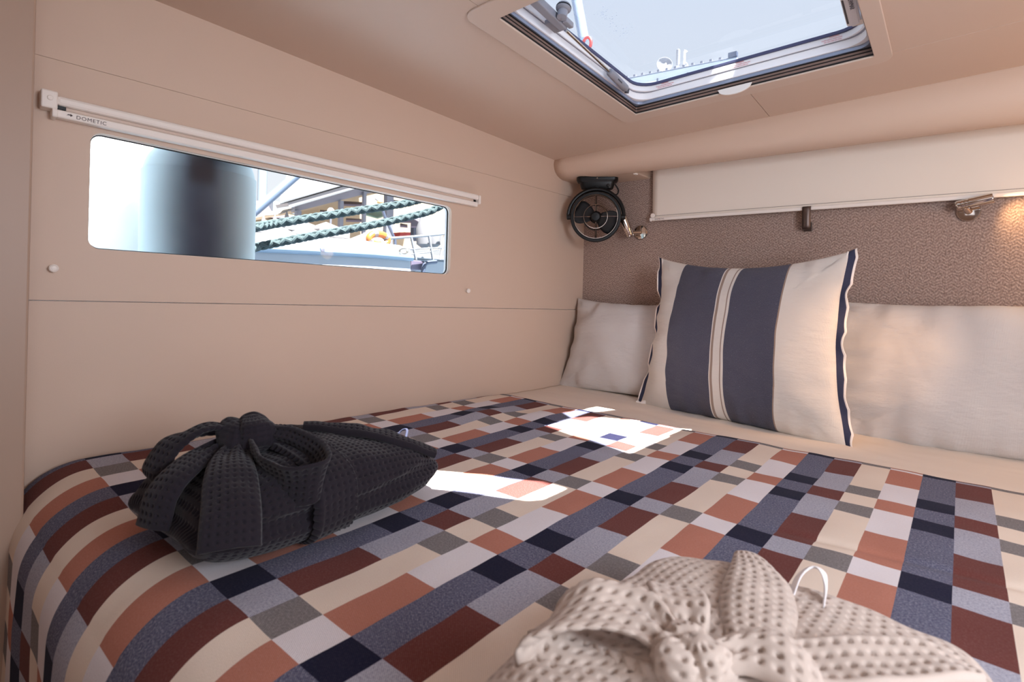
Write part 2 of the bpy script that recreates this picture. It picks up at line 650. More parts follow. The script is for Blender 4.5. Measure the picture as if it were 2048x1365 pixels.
# headboard cloth: small zigzag rib
m = mat('taupe_zigzag_cloth', (140, 120, 110), 0.85, spec=0.15)
g = NG(m)
o = g.xyz(g.coord('Object'))
n1 = g.noise(g.comb(g.math('MULTIPLY', o[0], 40), g.math('MULTIPLY', o[2], 40)), 1.0, 2)
tri = g.math('PINGPONG', g.math('ADD', o[0], 4.0), 0.014)
row = g.math('ADD', g.math('MULTIPLY', o[2], 1.0), g.math('MULTIPLY', tri, 0.75))
rib = g.math('SINE', g.math('ADD', g.math('MULTIPLY', row, 2 * PI / 0.0095), g.math('MULTIPLY', n1, 9.0)))
cut = g.noise(g.comb(g.math('MULTIPLY', o[0], 230), g.math('MULTIPLY', o[2], 150)), 1.0, 2)
hgt = g.math('MULTIPLY', g.math('MULTIPLY_ADD', rib, 0.3, 0.7), g.math('MULTIPLY_ADD', cut, 3.2, -0.9))
g.color(g.ramp(hgt, [(0.0, lin((126, 106, 97))), (0.45, lin((158, 136, 126))), (1.0, lin((184, 162, 150)))], const=False))
g.bump(hgt, 0.7, 0.0018)
M['headboard'] = m


def waffle_mat(name, col, pit):
    m = mat(name, col, 0.95, spec=0.05, sheen=0.3, bump=(900, 0.25, 0.001))
    return m


M['robe_dark'] = mat('charcoal_cotton', (39, 35, 41), 0.95, spec=0.05, sheen=0.15, bump=(1100, 0.3, 0.001), vary=(40, 0.12))
M['robe_beige'] = mat('stone_cotton', (196, 181, 170), 0.95, spec=0.05, sheen=0.2, bump=(1100, 0.3, 0.001), vary=(30, 0.06))
M['tape_white'] = mat('white_tape', (240, 236, 236), 0.8, spec=0.1)
M['tape_navy'] = mat('charcoal_tape', (52, 54, 70), 0.8, spec=0.1)

FANG = math.atan2(-0.578, 1.608) + 0.02   # centre angle of the contact shade painted on the fender
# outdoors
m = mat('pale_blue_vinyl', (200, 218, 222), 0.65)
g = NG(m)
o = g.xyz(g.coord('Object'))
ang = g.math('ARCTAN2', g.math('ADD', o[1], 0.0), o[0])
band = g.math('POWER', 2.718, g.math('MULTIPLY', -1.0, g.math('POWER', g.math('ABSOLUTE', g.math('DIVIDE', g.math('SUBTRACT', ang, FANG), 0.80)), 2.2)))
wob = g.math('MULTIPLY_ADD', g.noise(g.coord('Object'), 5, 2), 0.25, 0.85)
eye = g.math('POWER', 2.718, g.math('MULTIPLY', -1.0, g.math('ADD', g.math('POWER', g.math('DIVIDE', g.math('SUBTRACT', o[2], 0.672), 0.045), 4), g.math('POWER', g.math('ABSOLUTE', g.math('DIVIDE', g.math('SUBTRACT', ang, FANG), 0.24)), 4))))  # dark ellipse painted in as contact shade near the fender top
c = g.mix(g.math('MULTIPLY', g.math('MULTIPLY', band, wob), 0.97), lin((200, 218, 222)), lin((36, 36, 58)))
c = g.mix(g.math('MULTIPLY', eye, 0.9), c, lin((34, 14, 20)))  # contact shade ellipse painted near the fender top
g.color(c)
M['fender_shaded'] = m
M['fender_blue'] = mat('pale_blue_vinyl', (196, 214, 218), 0.35)
M['fender_white'] = mat('white_vinyl', (236, 238, 240), 0.35)
M['gelcoat'] = mat('white_gelcoat', (244, 244, 246), 0.3)
M['hull_grey'] = mat('silver_hull', (136, 140, 148), 0.3, vary=(3, 0.12))
M['rubrail'] = mat('blue_rail', (85, 103, 122), 0.4)
M['rope'] = mat('grey_green_rope', (64, 76, 79), 0.9, spec=0.1, vary=(60, 0.25))
M['pale_steel'] = mat('pale_blue_steel', (119, 131, 143), 0.4)
M['beam_blue'] = mat('slate_blue_beam', (79, 91, 110), 0.5)
M['roof_white'] = mat('white_membrane', (118, 117, 121), 0.6)
M['glazing'] = mat('grey_glazing', (108, 108, 119), 0.25)
M['post_grey'] = mat('grey_post', (96, 100, 113), 0.5)
M['timber'] = mat('warm_timber', (152, 137, 116), 0.7, vary=(4, 0.1))
M['purple'] = mat('violet_grey_panel', (86, 79, 97), 0.6)
M['out_white'] = mat('sunlit_white_paint', (114, 115, 120), 0.5)
M['tent'] = mat('white_canvas', (104, 104, 108), 0.8)
M['green'] = mat('mint_awning', (108, 133, 121), 0.7)
M['orange'] = mat('orange_buoy', (166, 97, 41), 0.5)
M['tile_roof'] = mat('brown_roof', (76, 66, 74), 0.8, vary=(6, 0.25))
M['water'] = mat('harbour_water', (120, 140, 156), 0.08, bump=(4, 0.3, 0.03))
M['quay'] = mat('stone_quay', (135, 131, 130), 0.8, vary=(3, 0.1))
M['canvas'] = mat('navy_canvas', (44, 54, 84), 0.8)
M['clear'] = mat('clear_tube', (112, 122, 140), 0.2)
M['red_pale'] = mat('red_fitting', (145, 54, 54), 0.4)
M['ochre'] = mat('ochre_shade', (152, 126, 87), 0.6)
M['darkblue'] = mat('slate_pole', (59, 68, 87), 0.5)

# ------------------------------------------------------------------ cabin shell
def xw(y):
    return -1.448 + 0.06 * y


def zc(x, y):
    return 1.713 + 0.033 * x - 0.0597 * y


WT = Vector((0.06, 1, 0)).normalized()
WNRM = Vector((1, -0.06, 0)).normalized()


def Wm(y, z, t):
    """wall point: along y, height z, t outward into the room"""
    return (xw(y) + WNRM.x * t, y + WNRM.y * t, z)


HX0, HX1, HY0, HY1 = -0.83, -0.18, 0.92, 1.60
KX0, KX1, KY0, KY1 = -0.74, -0.172, 0.40, 0.890
XR, YB, YH = 0.95, -1.25, 2.09

# left hull side: backing skin and three vinyl panels with shadow gaps between
hole = []
for (a, b) in rrect(0, 1, 0, 1, 0.0001, 6):
    pass


def winpt(s, t):
    y = 0.296 + (1.297 - 0.296) * s
    zb = 1.067 + (1.050 - 1.067) * s
    zt = 1.318 + (1.287 - 1.318) * s
    return (y, zb + (zt - zb) * t)


def winloop(off=0.0):
    L = rrect(0 - off, 1.001 + off, 0 - off, 0.243 + off, 0.022 + off, 6)
    return [winpt(a / 1.001, b / 0.243) for a, b in L]


wl = part('wall_left', MD().plate([(YB, 0), (YB, 1.8), (2.2, 1.62), (2.2, 0)], [winloop(0.012)], Wm, -0.05, -0.012), M['gelcoat'], kind='structure')
g1 = lambda y: 1.455 - 0.018 * y      # upper groove height
g2 = lambda y: 0.960 - 0.019 * y      # lower groove height
gap = 0.0007
gapu = 0.0002
part('panel', MD().plate([(YB, g1(YB) + gapu), (YB, zc(-1.45, YB) + .02), (2.10, zc(-1.33, 2.1) + .02), (2.10, g1(2.1) + gapu)], [], Wm, -0.012, 0), M['wall'], wl, bev=0.0004)
part('panel', MD().plate([(YB, g2(YB) + gap), (YB, g1(YB) - gapu), (2.10, g1(2.1) - gapu), (2.10, g2(2.1) + gap)], [winloop()], Wm, -0.012, 0), M['wall'], wl, bev=0.0008)
part('panel', MD().plate([(YB, 0), (YB, g2(YB) - gap), (2.10, g2(2.1) - gap), (2.10, 0)], [], Wm, -0.012, 0), M['wall'], wl, bev=0.001)

# hull window: white reveal, black gasket, pane
w1 = part('window_1', MD().ring([Wm(y, z, -0.018) for y, z in winloop(0.011)], [Wm(y, z, -0.018) for y, z in winloop(-0.001)], WNRM * 0.0062), M['white_plastic'], kind='structure', smooth=True)
part('gasket', MD().ring([Wm(y, z, -0.0225) for y, z in winloop(0.011)], [Wm(y, z, -0.0225) for y, z in winloop(-0.003)], WNRM * 0.0044), M['black_matte'], w1)
part('pane', MD().prism([Wm(y, z, -0.029) for y, z in winloop(0.010)], WNRM * 0.006), M['glass'], w1)

# bulkheads
part('wall_headboard', MD().box((-0.2, YH + 0.056, 0.9), (2.6, 0.06, 1.8)), M['wall'], kind='structure')
part('wall_right', MD().box((XR + 0.03, 0.45, 0.9), (0.06, 3.4, 1.9)), M['wall'], kind='structure')
part('wall_back', MD().box((-0.2, YB - 0.03, 0.9), (2.6, 0.06, 1.9)), M['wall'], kind='structure')
part('floor', MD().box((-0.2, 0.45, -0.03), (2.6, 3.5, 0.06)), M['floor'], kind='structure')
jm = part('wall_foot', MD().box((-1.415, -0.53, 0.9), (0.17, 1.44, 1.72)), M['jamb'], kind='structure', bev=0.004)

# ceiling: four lining panels around the hatch with fine joints
ce = part('ceiling', MD().plate([(-1.64, YB), (XR, YB), (XR, 2.15), (-1.56, 2.15)], [[(HX0 - .02, HY0 - .02), (HX0 - .02, HY1 + .02), (HX1 + .02, HY1 + .02), (HX1 + .02, HY0 - .02)], [(KX0, KY0), (KX0, KY1), (KX1, KY1), (KX1, KY0)]], lambda a, b, t: (a, b, zc(a, b) + t), 0.012, 0.03), M['gelcoat'], kind='structure')
Cm = lambda a, b, t: (a, b, zc(a, b) + t)
sx_ = -0.49
pan = [
    ([(-1.50, YB), (-1.42, 2.12), (sx_ - .0008, 2.12), (sx_ - .0008, HY1 + .012), (HX0 - .012, HY1 + .012), (HX0 - .012, YB)], []),
    ([(sx_ + .0008, HY1 + .012), (sx_ + .0008, 2.12), (XR, 2.12), (XR, HY1 + .012)], []),
    ([(HX1 + .012, YB), (HX1 + .012, HY1 + .0106), (XR, HY1 + .0106), (XR, YB)], []),
]
for lp, hs in pan:
    part('panel', MD().plate(lp, hs, Cm, 0.0, 0.012), M['ceil'], ce, bev=0.0006)
md = MD()
for (a0_, b0_, a1_, b1_) in ((HX0 - .0106, YB, HX1 + .0106, KY0), (HX0 - .0106, KY1, HX1 + .0106, HY0 - .012), (HX0 - .0106, KY0, KX0, KY1), (KX1, KY0, HX1 + .0106, KY1)):
    md.plate([(a0_, b0_), (a0_, b1_), (a1_, b1_), (a1_, b0_)], [], Cm, 0.0, 0.012)
part('panel', md, M['ceil'], ce)
w3 = part('added_skylight', MD().ring([Cm(a, b, 0) for a, b in rrect(KX0 - .005, KX1 + .005, KY0 - .005, KY1 + .005, .02)], [Cm(a, b, 0) for a, b in rrect(KX0 + .01, KX1 - .01, KY0 + .01, KY1 - .01, .02)], (0, 0, 0.05)), M['white_alu'], kind='structure')  # unseen skylight added to let in the near sun patch
sk = lambda pts: [(a + .404, b - .081, zc(a + .404, b - .081) + .02) for a, b in pts]
for lp in ([(KX0 - .404, KY0 + .081), (KX1 - .404, KY0 + .081), (KX1 - .404, .855), (-.612, .80), (-.786, .718), (KX0 - .404, .575)], [(KX0 - .404, .665), (-.861, .795), (KX1 - .404, .945), (KX1 - .404, KY1 + .081), (KX0 - .404, KY1 + .081)]):  # two added masks leave a slanted slit that shapes the sun patch
    part('slit_mask', MD().prism(sk(lp), (0, 0, .004)), M['blind'], w3)
part('pane', MD().prism([Cm(a, b, 0.04) for a, b in rrect(KX0, KX1, KY0, KY1, .02)], (0, 0, 0.008)), M['acrylic'], w3)

# padded vinyl pelmet across the head of the berth
prof = [(1.855, 1.0), (1.851, 0.80), (1.852, 0.62), (1.858, 0.42), (1.870, 0.24), (1.890, 0.09), (1.915, 0.01), (1.945, 0.0)]
xs = np.linspace(-1.345, XR, 40)
V, nu = [], len(prof) * 3 + 1
pc = catmull([(y, h) for y, h in prof], nu)
pc = np.vstack([[1.90, 1.35], pc, [1.948, 0.06], [1.948, 1.30]])
for x in xs:
    zb, zt = 1.482 - 0.006 * (x + 1.3), zc(x, 1.855) + 0.001
    for (y, h) in pc:
        V.append((x, y + 0.012 * (x + 1.33) * (1 - min(max((y - 1.85) / 0.1, 0), 1)) , zb + (zt - zb) * h))
t1 = gridmesh('trim_1', V, len(pc), len(xs), M['wall'], kind='structure', caps=True)
part('end_block', MD().box((-1.175, 2.02, 1.545), (0.34, 0.15, 0.128)), M['wall'], t1, bev=0.004)
part('end_tab', MD().box((-1.012, 1.962, 1.483), (0.012, 0.02, 0.012)), M['white_plastic'], t1, bev=0.002)

# headboard panel
hb = tag(part('headboard', MD().box((-0.21, YH + 0.005, 1.02), (2.24, 0.03, 1.00)), M['headboard'], bev=0.006), 'wide taupe woven zigzag upholstered panel behind the pillows', 'headboard')

# berth base
part('berth_base', MD().box((-0.5, 1.15, 0.2), (1.9, 1.84, 0.4)), M['jamb'], kind='structure')

# ------------------------------------------------------------------ deck hatch
dh = thing('deck_hatch', 'square white framed deck hatch with clear lid in the ceiling', 'hatch', (-0.5, 1.26, 1.60))


def hring(o0, o1, r0, r1, h0, h1, name, mt, smooth=True):
    """rectangular ring: outer offset o0, inner offset o1 (inwards positive)"""
    A = [Cm(a, b, h0) for a, b in rrect(HX0 + o0, HX1 - o0, HY0 + o0, HY1 - o0, r0)]
    B = [Cm(a, b, h0) for a, b in rrect(HX0 + o1, HX1 - o1, HY0 + o1, HY1 - o1, r1)]
    return part(name, MD().ring(A, B, (0, 0, h1 - h0)), mt, dh, smooth=smooth, bev=0.0008)


tr = MD().ring([Cm(a, b, -0.005) for a, b in rrect(-0.895, -0.143, 0.86, 1.649, .035)], [Cm(a, b, -0.005) for a, b in rrect(HX0, HX1, HY0, HY1, .004)], (0, 0, 0.0052))
part('trim_flange', tr, M['trim'], dh, bev=0.002, label='cream rounded flange around the hatch opening')
hring(-0.011, 0.0015, .01, .006, 0.0, 0.0035, 'shade_track', M['black_matte'])
hring(-0.011, 0.0005, .01, .006, 0.0037, 0.0105, 'shade_track', M['bronze'])
hring(-0.011, 0.0020, .01, .006, 0.0107, 0.0125, 'shade_track', M['black_matte'])
hring(-0.011, 0.0008, .01, .006, 0.0127, 0.0190, 'shade_track', M['bronze'])
hring(-0.011, 0.0030, .01, .006, 0.0192, 0.0212, 'shade_track', M['black_matte'])
hring(-0.010, 0.0060, .02, .03, 0.0214, 0.0310, 'lower_frame', M['blue_alu'])
hring(-0.010, 0.0100, .03, .05, 0.0312, 0.0520, 'lower_frame', M['white_alu'])
hring(-0.010, 0.0120, .03, .055, 0.0522, 0.0536, 'seam_line', M['grey_plastic'])
hring(-0.010, 0.0150, .03, .06, 0.0538, 0.0695, 'lid_frame', M['white_alu'])
hring(-0.010, 0.0190, .03, .06, 0.0697, 0.0775, 'gasket', M['gasket'])
part('lid_pane', MD().prism([Cm(a, b, 0.0780) for a, b in rrect(HX0 - .008, HX1 + .008, HY0 - .008, HY1 + .008, .05)], (0, 0, 0.010)), M['acrylic'], dh)
# half-round shade pull at the far edge
pt = [(-0.048 + 0.096 * k / 16, -0.022 * math.sqrt(max(0, 1 - (k / 8 - 1) ** 2))) for k in range(17)]
poly = [Cm(-0.516 + a, HY1 - 0.002, 0.006 + b) for a, b in pt]
part('pull_tab', MD().prism(poly[::-1], (0, -0.006, 0)), M['white_plastic'], dh, bev=0.001)
# warning print: three identical stickers on the far side of the lid frame
wy = HY1 - 0.0152
for wx in (-0.725, -0.50, -0.265):
    base_ = Cm(wx, wy, 0.0655)
    for k, (s_, ln) in enumerate(((0.0066, 'WARNING'), (0.0050, 'CLOSE HATCH WHEN UNDER WAY'), (0.0050, 'DO NOT STEP ON OPEN LID'))):
        text('warning_print', ln, M['print_red'], dh, (base_[0], wy - 0.0006, base_[2] - 0.0052 * k), (1, 0, 0.033), (0, 0, 1), s_ * 0.72, align='CENTER')


def HP(u, v, h):
    d = CR * (u - 1024) / FPX + CU * (PCY - v) / FPX + CF
    n = np.array([-.033, .0597, 1.0])
    t = (1.713 + h - n @ np.array([0, 0, CAMZ])) / (d @ n)
    return np.array([0, 0, CAMZ]) + d * t


# friction stay on the outboard side
a0, a1 = HP(1219, 143, .034), HP(1252, 178, .034)
ad = (a1 - a0) / np.linalg.norm(a1 - a0)
st = part('stay_handle', MD().lathe([(0, -.002), (.008, 0), (.0115, .006), (.0115, np.linalg.norm(a1 - a0) - .008), (.008, np.linalg.norm(a1 - a0)), (0, .002 + np.linalg.norm(a1 - a0))], a0, ad, 18), M['grey_plastic'], dh, smooth=True)
part('grip_slot', MD().box((a0 + a1) / 2 + np.array([.0085, -.006, -.004]), (.006, .030, .006), [np.cross(ad, [0, 0, 1.]), ad, [0, 0, 1.]]), M['dark_grey'], st, bev=.001)
part('stay_foot', MD().lathe([(0, 0), (.007, .001), (.007, .012), (0, .014)], a1 + np.array([0, 0.004, -.012]), (0.2, 0, 1), 14), M['dark_grey'], dh, smooth=True)
b0 = HP(1133, 62, .034)
part('stay_rod', MD().tube([a0 + ad * .004, b0], .0036, 10), M['steel'], dh, smooth=True)
c0, c1 = HP(1128, 54, .034), HP(1072, 2, .034)
cd = (c1 - c0) / np.linalg.norm(c1 - c0)
cs_ = np.cross([0, 0, 1.], cd)
cs_ /= np.linalg.norm(cs_)
BB = [cs_, cd, np.cross(cs_, cd)]
Lb = np.linalg.norm(c1 - c0)
br = part('stay_bracket', MD().box(c0 + cd * (Lb / 2 + .01), (.022, Lb + .02, .020), BB).box(c0 - cs_ * .020 + cd * .018, (.022, .05, .012), BB).box(c0 + cs_ * .018 + cd * .012, (.014, .036, .014), BB), M['grey_plastic'], dh, bev=.003)
part('bracket_groove', MD().box(c0 + cd * (Lb / 2 + .02) - BB[2] * .010, (.010, Lb - .01, .004), BB), M['black'], br, bev=.001)
part('release_button', MD().box(c0 + cd * .006 - BB[2] * .010, (.013, .012, .006), BB), M['red'], dh, bev=.002)
part('screw', MD().lathe([(.003, 0), (.0025, .0015)], c0 + cs_ * .018 - BB[2] * .007, -BB[2], 10), M['steel'], br)
part('screw', MD().lathe([(.003, 0), (.0025, .0015)], c0 - cd * .006 - BB[2] * .010, -BB[2], 10), M['steel'], br)
kb = HP(1128, 20, .046)
kn = part('pivot_knob', MD().lathe([(0, 0), (.016, .001), (.018, .006), (.018, .012), (.015, .016), (.012, .017), (.012, .034), (0, .036)], kb + np.array([0, 0, .012]), (0, -.25, -1), 20), M['grey_plastic'], dh, smooth=True)
part('knob_band', MD().lathe([(.0186, 0), (.0186, .003)], kb + np.array([0, -.0015, .006]), (0, -.25, -1), 20), M['black'], kn)
# latch handle on the inboard side
l0, l1 = HP(1708, 44, .038), HP(1694, -14, .038)
ld = (l1 - l0) / np.linalg.norm(l1 - l0)
ls_ = np.array([1.0, 0, .033])
ls_ -= ld * (ls_ @ ld)
ls_ /= np.linalg.norm(ls_)
ln_ = np.cross(ls_, ld)
if ln_[2] > 0:
    ln_ = -ln_
LL = np.linalg.norm(l1 - l0)
LB = [ls_, ld, ln_]
hd = part('latch_handle', MD().prism([l0 + ls_ * a + ld * (b + .0) - ln_ * .007 for a, b in rrect(-.0145, .0145, -.004, LL, .009)], ln_ * .014), M['silver_plastic'], dh, bev=.002)
part('grip_pad', MD().prism([l0 + ls_ * a + ld * b + ln_ * .0068 for a, b in rrect(-.0035, .0105, .004, LL - .004, .004)], ln_ * .0012), M['silver_plastic'], hd, bev=.0004)
part('grip_slot', MD().prism([l0 + ls_ * a + ld * b + ln_ * .0068 for a, b in rrect(-.0125, -.0085, .012, LL - .012, .0019)], ln_ * .0008), M['dark_grey'], hd)
part('latch_foot', MD().box(l0 + ls_ * .022 + ld * .006, (.026, .020, .014), LB).box(l0 + ls_ * .010 - ld * .008, (.030, .010, .010), LB), M['white_plastic'], dh, bev=.002)
part('latch_pin', MD().box(l0 + ls_ * .034 + ld * .006 + ln_ * .004, (.004, .014, .008), LB), M['black'], dh)
text('lettering', 'LEWMAR', M['print_grey'], hd, l0 + ls_ * .000 + ld * (LL - .008) + ln_ * .0086, -ld, ls_, .0125, ext=.0003)
# dried salt spots on the lid
md = MD()
for k in range(110):
    t = rng.random()
    u, v = 1205 + 50 * t + rng.normal(0, 13), 25 + 45 * t + rng.normal(0, 9)
    p = HP(u, v, .0776)
    r = abs(rng.normal(0, .0006)) + .0004
    md.add([p + r * np.array([math.cos(a), math.sin(a), 0]) for a in np.linspace(0, 2 * PI, 6)[:-1]], [(0, 1, 2, 3, 4)])
for k in range(25):
    p = HP(1208 + rng.normal(0, 5), 28 + rng.normal(0, 4), .0776)
    r = .0013
    md.add([p + r * np.array([math.cos(a), math.sin(a), 0]) for a in np.linspace(0, 2 * PI, 6)[:-1]], [(0, 1, 2, 3, 4)])
part('salt_spots', md, M['droplet'], dh, fix=False, kind='stuff')

# ------------------------------------------------------------------ side window blind
def bl(y):
    return 1.349 - 0.0262 * (y - 0.239)      # height of the slot between housing and bar


sb = thing('window_blind', 'slim white roller blind cassette above the hull window', 'blind', (xw(.8), .8, 1.34))


def strip(name, z0, z1, t0, t1, ya, yb, mt, bev=.002, parent=None):
    pts = [(ya, bl(ya) + z0), (ya, bl(ya) + z1), (yb, bl(yb) + z1), (yb, bl(yb) + z0)]
    return part(name, MD().plate(pts, [], Wm, t0, t1), mt, parent or sb, bev=bev)


strip('housing', .003, .022, .0005, .030, .236, 1.398, M['white_plastic'], .006)
strip('shade_roll', -.004, .003, .002, .020, .250, 1.392, M['trim'], .001)
strip('slot_end', -.0042, .0032, .002, .024, .239, .252, M['black'], .0005)
strip('slot_end', -.004, .003, .002, .021, 1.380, 1.391, M['black'], .0005)
lb = strip('bottom_bar', -.021, -.0045, .001, .024, .237, 1.399, M['white_plastic'], .003)
for y0, y1, z0, z1 in ((.212, .238, -.008, .028), (.229, .2385, -.024, -.006), (1.396, 1.404, -.012, .020)):
    cpp = strip('end_cap', z0, z1, .0005, .034, y0, y1, M['white_plastic'], .003)
part('cap_button', MD().lathe([(.005, 0), (.005, .002), (.004, .003)], Wm(.226, bl(.226) + .012, .034), WNRM, 16), M['white_plastic'], sb, smooth=True)
zt_ = bl(.262) - .0175
bd = Vector(Wm(1.4, bl(1.4), 0)) - Vector(Wm(.24, bl(.24), 0))
text('lettering', 'DOMETIC', M['print_dark'], lb, Wm(.268, zt_ + .0005, .0244), bd, (0, 0, 1), .0105, space=1.15)
ar = [(0, .003), (.002, .006), (.006, .006), (.006, .0075), (.010, .0045), (.006, .0015), (.006, .004), (.002, .004)]
part('emblem', MD().prism([Wm(.253 + a, bl(.253) - .0165 + b, .0242) for a, b in ar], WNRM * .0004), M['print_dark'], lb)

for (u, v, lab) in ((105, 537, 'round white blind stud on the cream wall nearest the berth foot'), (932, 582, 'small white blind stud on the cream wall below the far end of the window')):
    y = 0.240 if u < 500 else 1.373
    z = 1.022 if u < 500 else 0.995
    s_ = thing('blind_stud', lab, 'stud', Wm(y, z, 0), 'blind studs under the hull window')
    part('stem', MD().lathe([(.0045, 0), (.0045, .010)], Wm(y, z, 0), WNRM, 14), M['white_plastic'], s_, smooth=True)
    part('head', MD().lathe([(.007, .010), (.008, .012), (.008, .015), (.006, .0165), (.0045, .0160), (.004, .0165), (0, .017)], Wm(y, z, 0), WNRM, 20), M['white_plastic'], s_, smooth=True)

# ------------------------------------------------------------------ headboard blind
hbl = thing('roller_blind', 'white roller blind pulled halfway down above the headboard', 'blind', (-.1, 2.055, 1.31))
nx, nz_ = 60, 24
V, U = [], []
for j in range(nz_):
    for i in range(nx):
        x = -0.985 + 1.78 * i / (nx - 1)
        z = 1.305 + 0.30 * j / (nz_ - 1)
        V.append((x + 0.006 * (1 - j / (nz_ - 1)) * (1 if i == 0 else 0), 2.056 + 0.0015 * math.sin(x * 7 + z * 9), z))
        U.append((x, z))
gridmesh('shade_cloth', V, nx, nz_, M['blind'], hbl, U, solid=.0008)
part('bottom_bar', MD().box((-.08, 2.054, 1.306), (1.80, .012, .013)), M['white_plastic'], hbl, bev=.003)
part('hem_line', MD().box((-.09, 2.0535, 1.320), (1.77, .002, .0012)), M['seam'], hbl)
part('end_cap', MD().lathe([(.006, 0), (.0085, .002), (.0085, .008), (.006, .010)], (-.990, 2.054, 1.306), (1, 0, 0), 16), M['white_plastic'], hbl, smooth=True)
part('guide_wheel', MD().lathe([(.004, 0), (.009, .001), (.009, .006), (.004, .007)], (-.976, 2.053, 1.321), (0, -1, 0), 18), M['white_plastic'], hbl, smooth=True)
part('roller', MD().tube([(-.985, 2.058, 1.585), (.80, 2.058, 1.585)], .012, 14), M['white_plastic'], hbl, smooth=True)
text('lettering', 'DOMETIC', M['print_dark'], hbl, (-.966, 2.0478, 1.3025), (1, 0, 0), (0, 0, 1), .0085, space=1.1)

# blind catch
hk = thing('blind_catch', 'small dark metal clip holding the headboard blind bar', 'clip', (-.412, 2.075, 1.27))
cp = catmull([(2.074, 1.238), (2.062, 1.234), (2.046, 1.238), (2.042, 1.262), (2.042, 1.300), (2.046, 1.312), (2.053, 1.313)], 22)
md = MD()
for k in range(len(cp) - 1):
    pass
V = []
for (y, z) in cp:
    for dx in (-.013, .013):
        V.append((-.412 + dx, y, z))
gridmesh('clip_strap', V, 2, len(cp), M['bronze_hook'], hk, solid=.0025)
part('clip_plate', MD().box((-.412, 2.073, 1.245), (.026, .006, .030)), M['bronze_hook'], hk, bev=.001)

# ------------------------------------------------------------------ reading lamps
def lamp(label, base, head_at, hdir, L, R, br, lit):
    t = thing('reading_lamp', label, 'lamp', base, 'chrome reading lamps on the headboard')
    base, head_at = np.array(base, float), np.array(head_at, float)
    hdir = np.array(hdir, float) / np.linalg.norm(hdir)
    part('base', MD().lathe([(br * .98, 0), (br, .002), (br, .005), (br * .93, .0075), (br * .55, .009), (0, .0095)], base, (0, -1, 0), 36), M['chrome'], t, smooth=True)
    part('stem', MD().tube([base + np.array([0, -.006, 0]), head_at], [.010, .007], 14), M['chrome'], t, smooth=True)
    pr = [(0, 0), (R * .8, .0005), (R * .95, .003), (R, .007)]
    for k in range(3):
        q = .012 + .008 * k
        pr += [(R, q), (R * .90, q + .001), (R * .90, q + .0025), (R, q + .0035)]
    pr += [(R, L - .003), (R * .96, L), (R * .84, L), (R * .82, L - .004)]
    h = part('head', MD().lathe(pr, head_at - hdir * .016, hdir, 32), M['chrome'], t, smooth=True)
    part('lens', MD().lathe([(R * .82, 0), (0, .0015)], head_at - hdir * .016 + hdir * (L - .0045), hdir, 24), M['lens'] if lit else M['silver_plastic'], h)
    return t


lamp('chrome reading lamp with its head turned level towards the far bed side', (.010, YH - .012, 1.266), (-.004, YH - .052, 1.283), (.95, -.10, .19), .084, .0145, .028, True)
lamp('chrome reading lamp with its head turned up beside the black fan', (-1.040, YH - .012, 1.258), (-1.071, YH - .058, 1.252), (-.22, -.42, .93), .092, .0165, .030, False)
light('reading_lamp_beam', 'SPOT', (.074, YH - .064, 1.296), (.40, YH - .02, 1.0), 1.6, (1.0, 0.62, 0.30), spot_size=math.radians(130), spot_blend=1.0, shadow_soft_size=0.012)

# ------------------------------------------------------------------ fan
FC = np.array([-1.170, 1.925, 1.314])
fn = thing('cabin_fan', 'black gimballed fan with two broad blades hung in the corner', 'fan', FC + np.array([0, 0, .16]))
n_ = np.array([.50, -.86, -.05])
n_ /= np.linalg.norm(n_)
fx_ = np.cross([0, 0, 1.], n_)
fx_ /= np.linalg.norm(fx_)
fy_ = np.cross(n_, fx_)


def FP(a, b, h=0.0):
    return FC + fx_ * a + fy_ * b + n_ * h


def circ(r, h, n=64, a0=0, a1=2 * PI):
    return [FP(r * math.cos(a), r * math.sin(a), h) for a in np.linspace(a0, a1, n + 1)[: n if a1 - a0 > 6.2 else n + 1]]


R_ = .104
# gimbal yoke over the top with two pivots
yk = part('yoke', MD().tube(circ(.114, -.002, 30, 0.02, PI - .02), .008, 10), M['black'], fn, smooth=True)
for s_ in (-1, 1):
    part('pivot', MD().lathe([(.008, 0), (.012, .002), (.012, .016), (.008, .018)], FP(s_ * .102, 0, -.002), fx_ * s_, 16), M['black'], yk, smooth=True)
part('housing_ring', MD().ring(circ(R_, -.030), circ(R_ - .014, -.030), n_ * .042), M['black'], fn, smooth=True, bev=.003)
gd = part('guard', MD().tube(circ(R_ - .015, .013), .0011, 8, closed=True).tube(circ(.048, .020), .0013, 8, closed=True), M['chrome'], fn, smooth=True)
for k in range(4):
    a = k * PI / 2 + .02
    part('guard_spoke', MD().tube([FP(.022 * math.cos(a), .022 * math.sin(a), .021), FP(.05 * math.cos(a), .05 * math.sin(a), .020), FP(.089 * math.cos(a), .089 * math.sin(a), .013)], .0011, 8), M['chrome'], gd, smooth=True)
    part('rear_spoke', MD().tube([FP(.02 * math.cos(a), .02 * math.sin(a), -.030), FP(.098 * math.cos(a), .098 * math.sin(a), -.026)], .004, 8), M['black'], fn, smooth=True)
part('rear_ring', MD().tube(circ(.052, -.030), .0022, 8, closed=True), M['black'], fn, smooth=True)
part('motor_hub', MD().lathe([(.024, -.045), (.026, -.02), (.020, -.016), (.016, .010), (.020, .012), (.020, .020), (.016, .024), (.008, .0245), (0, .025)], FC, n_, 28), M['black'], fn, smooth=True)
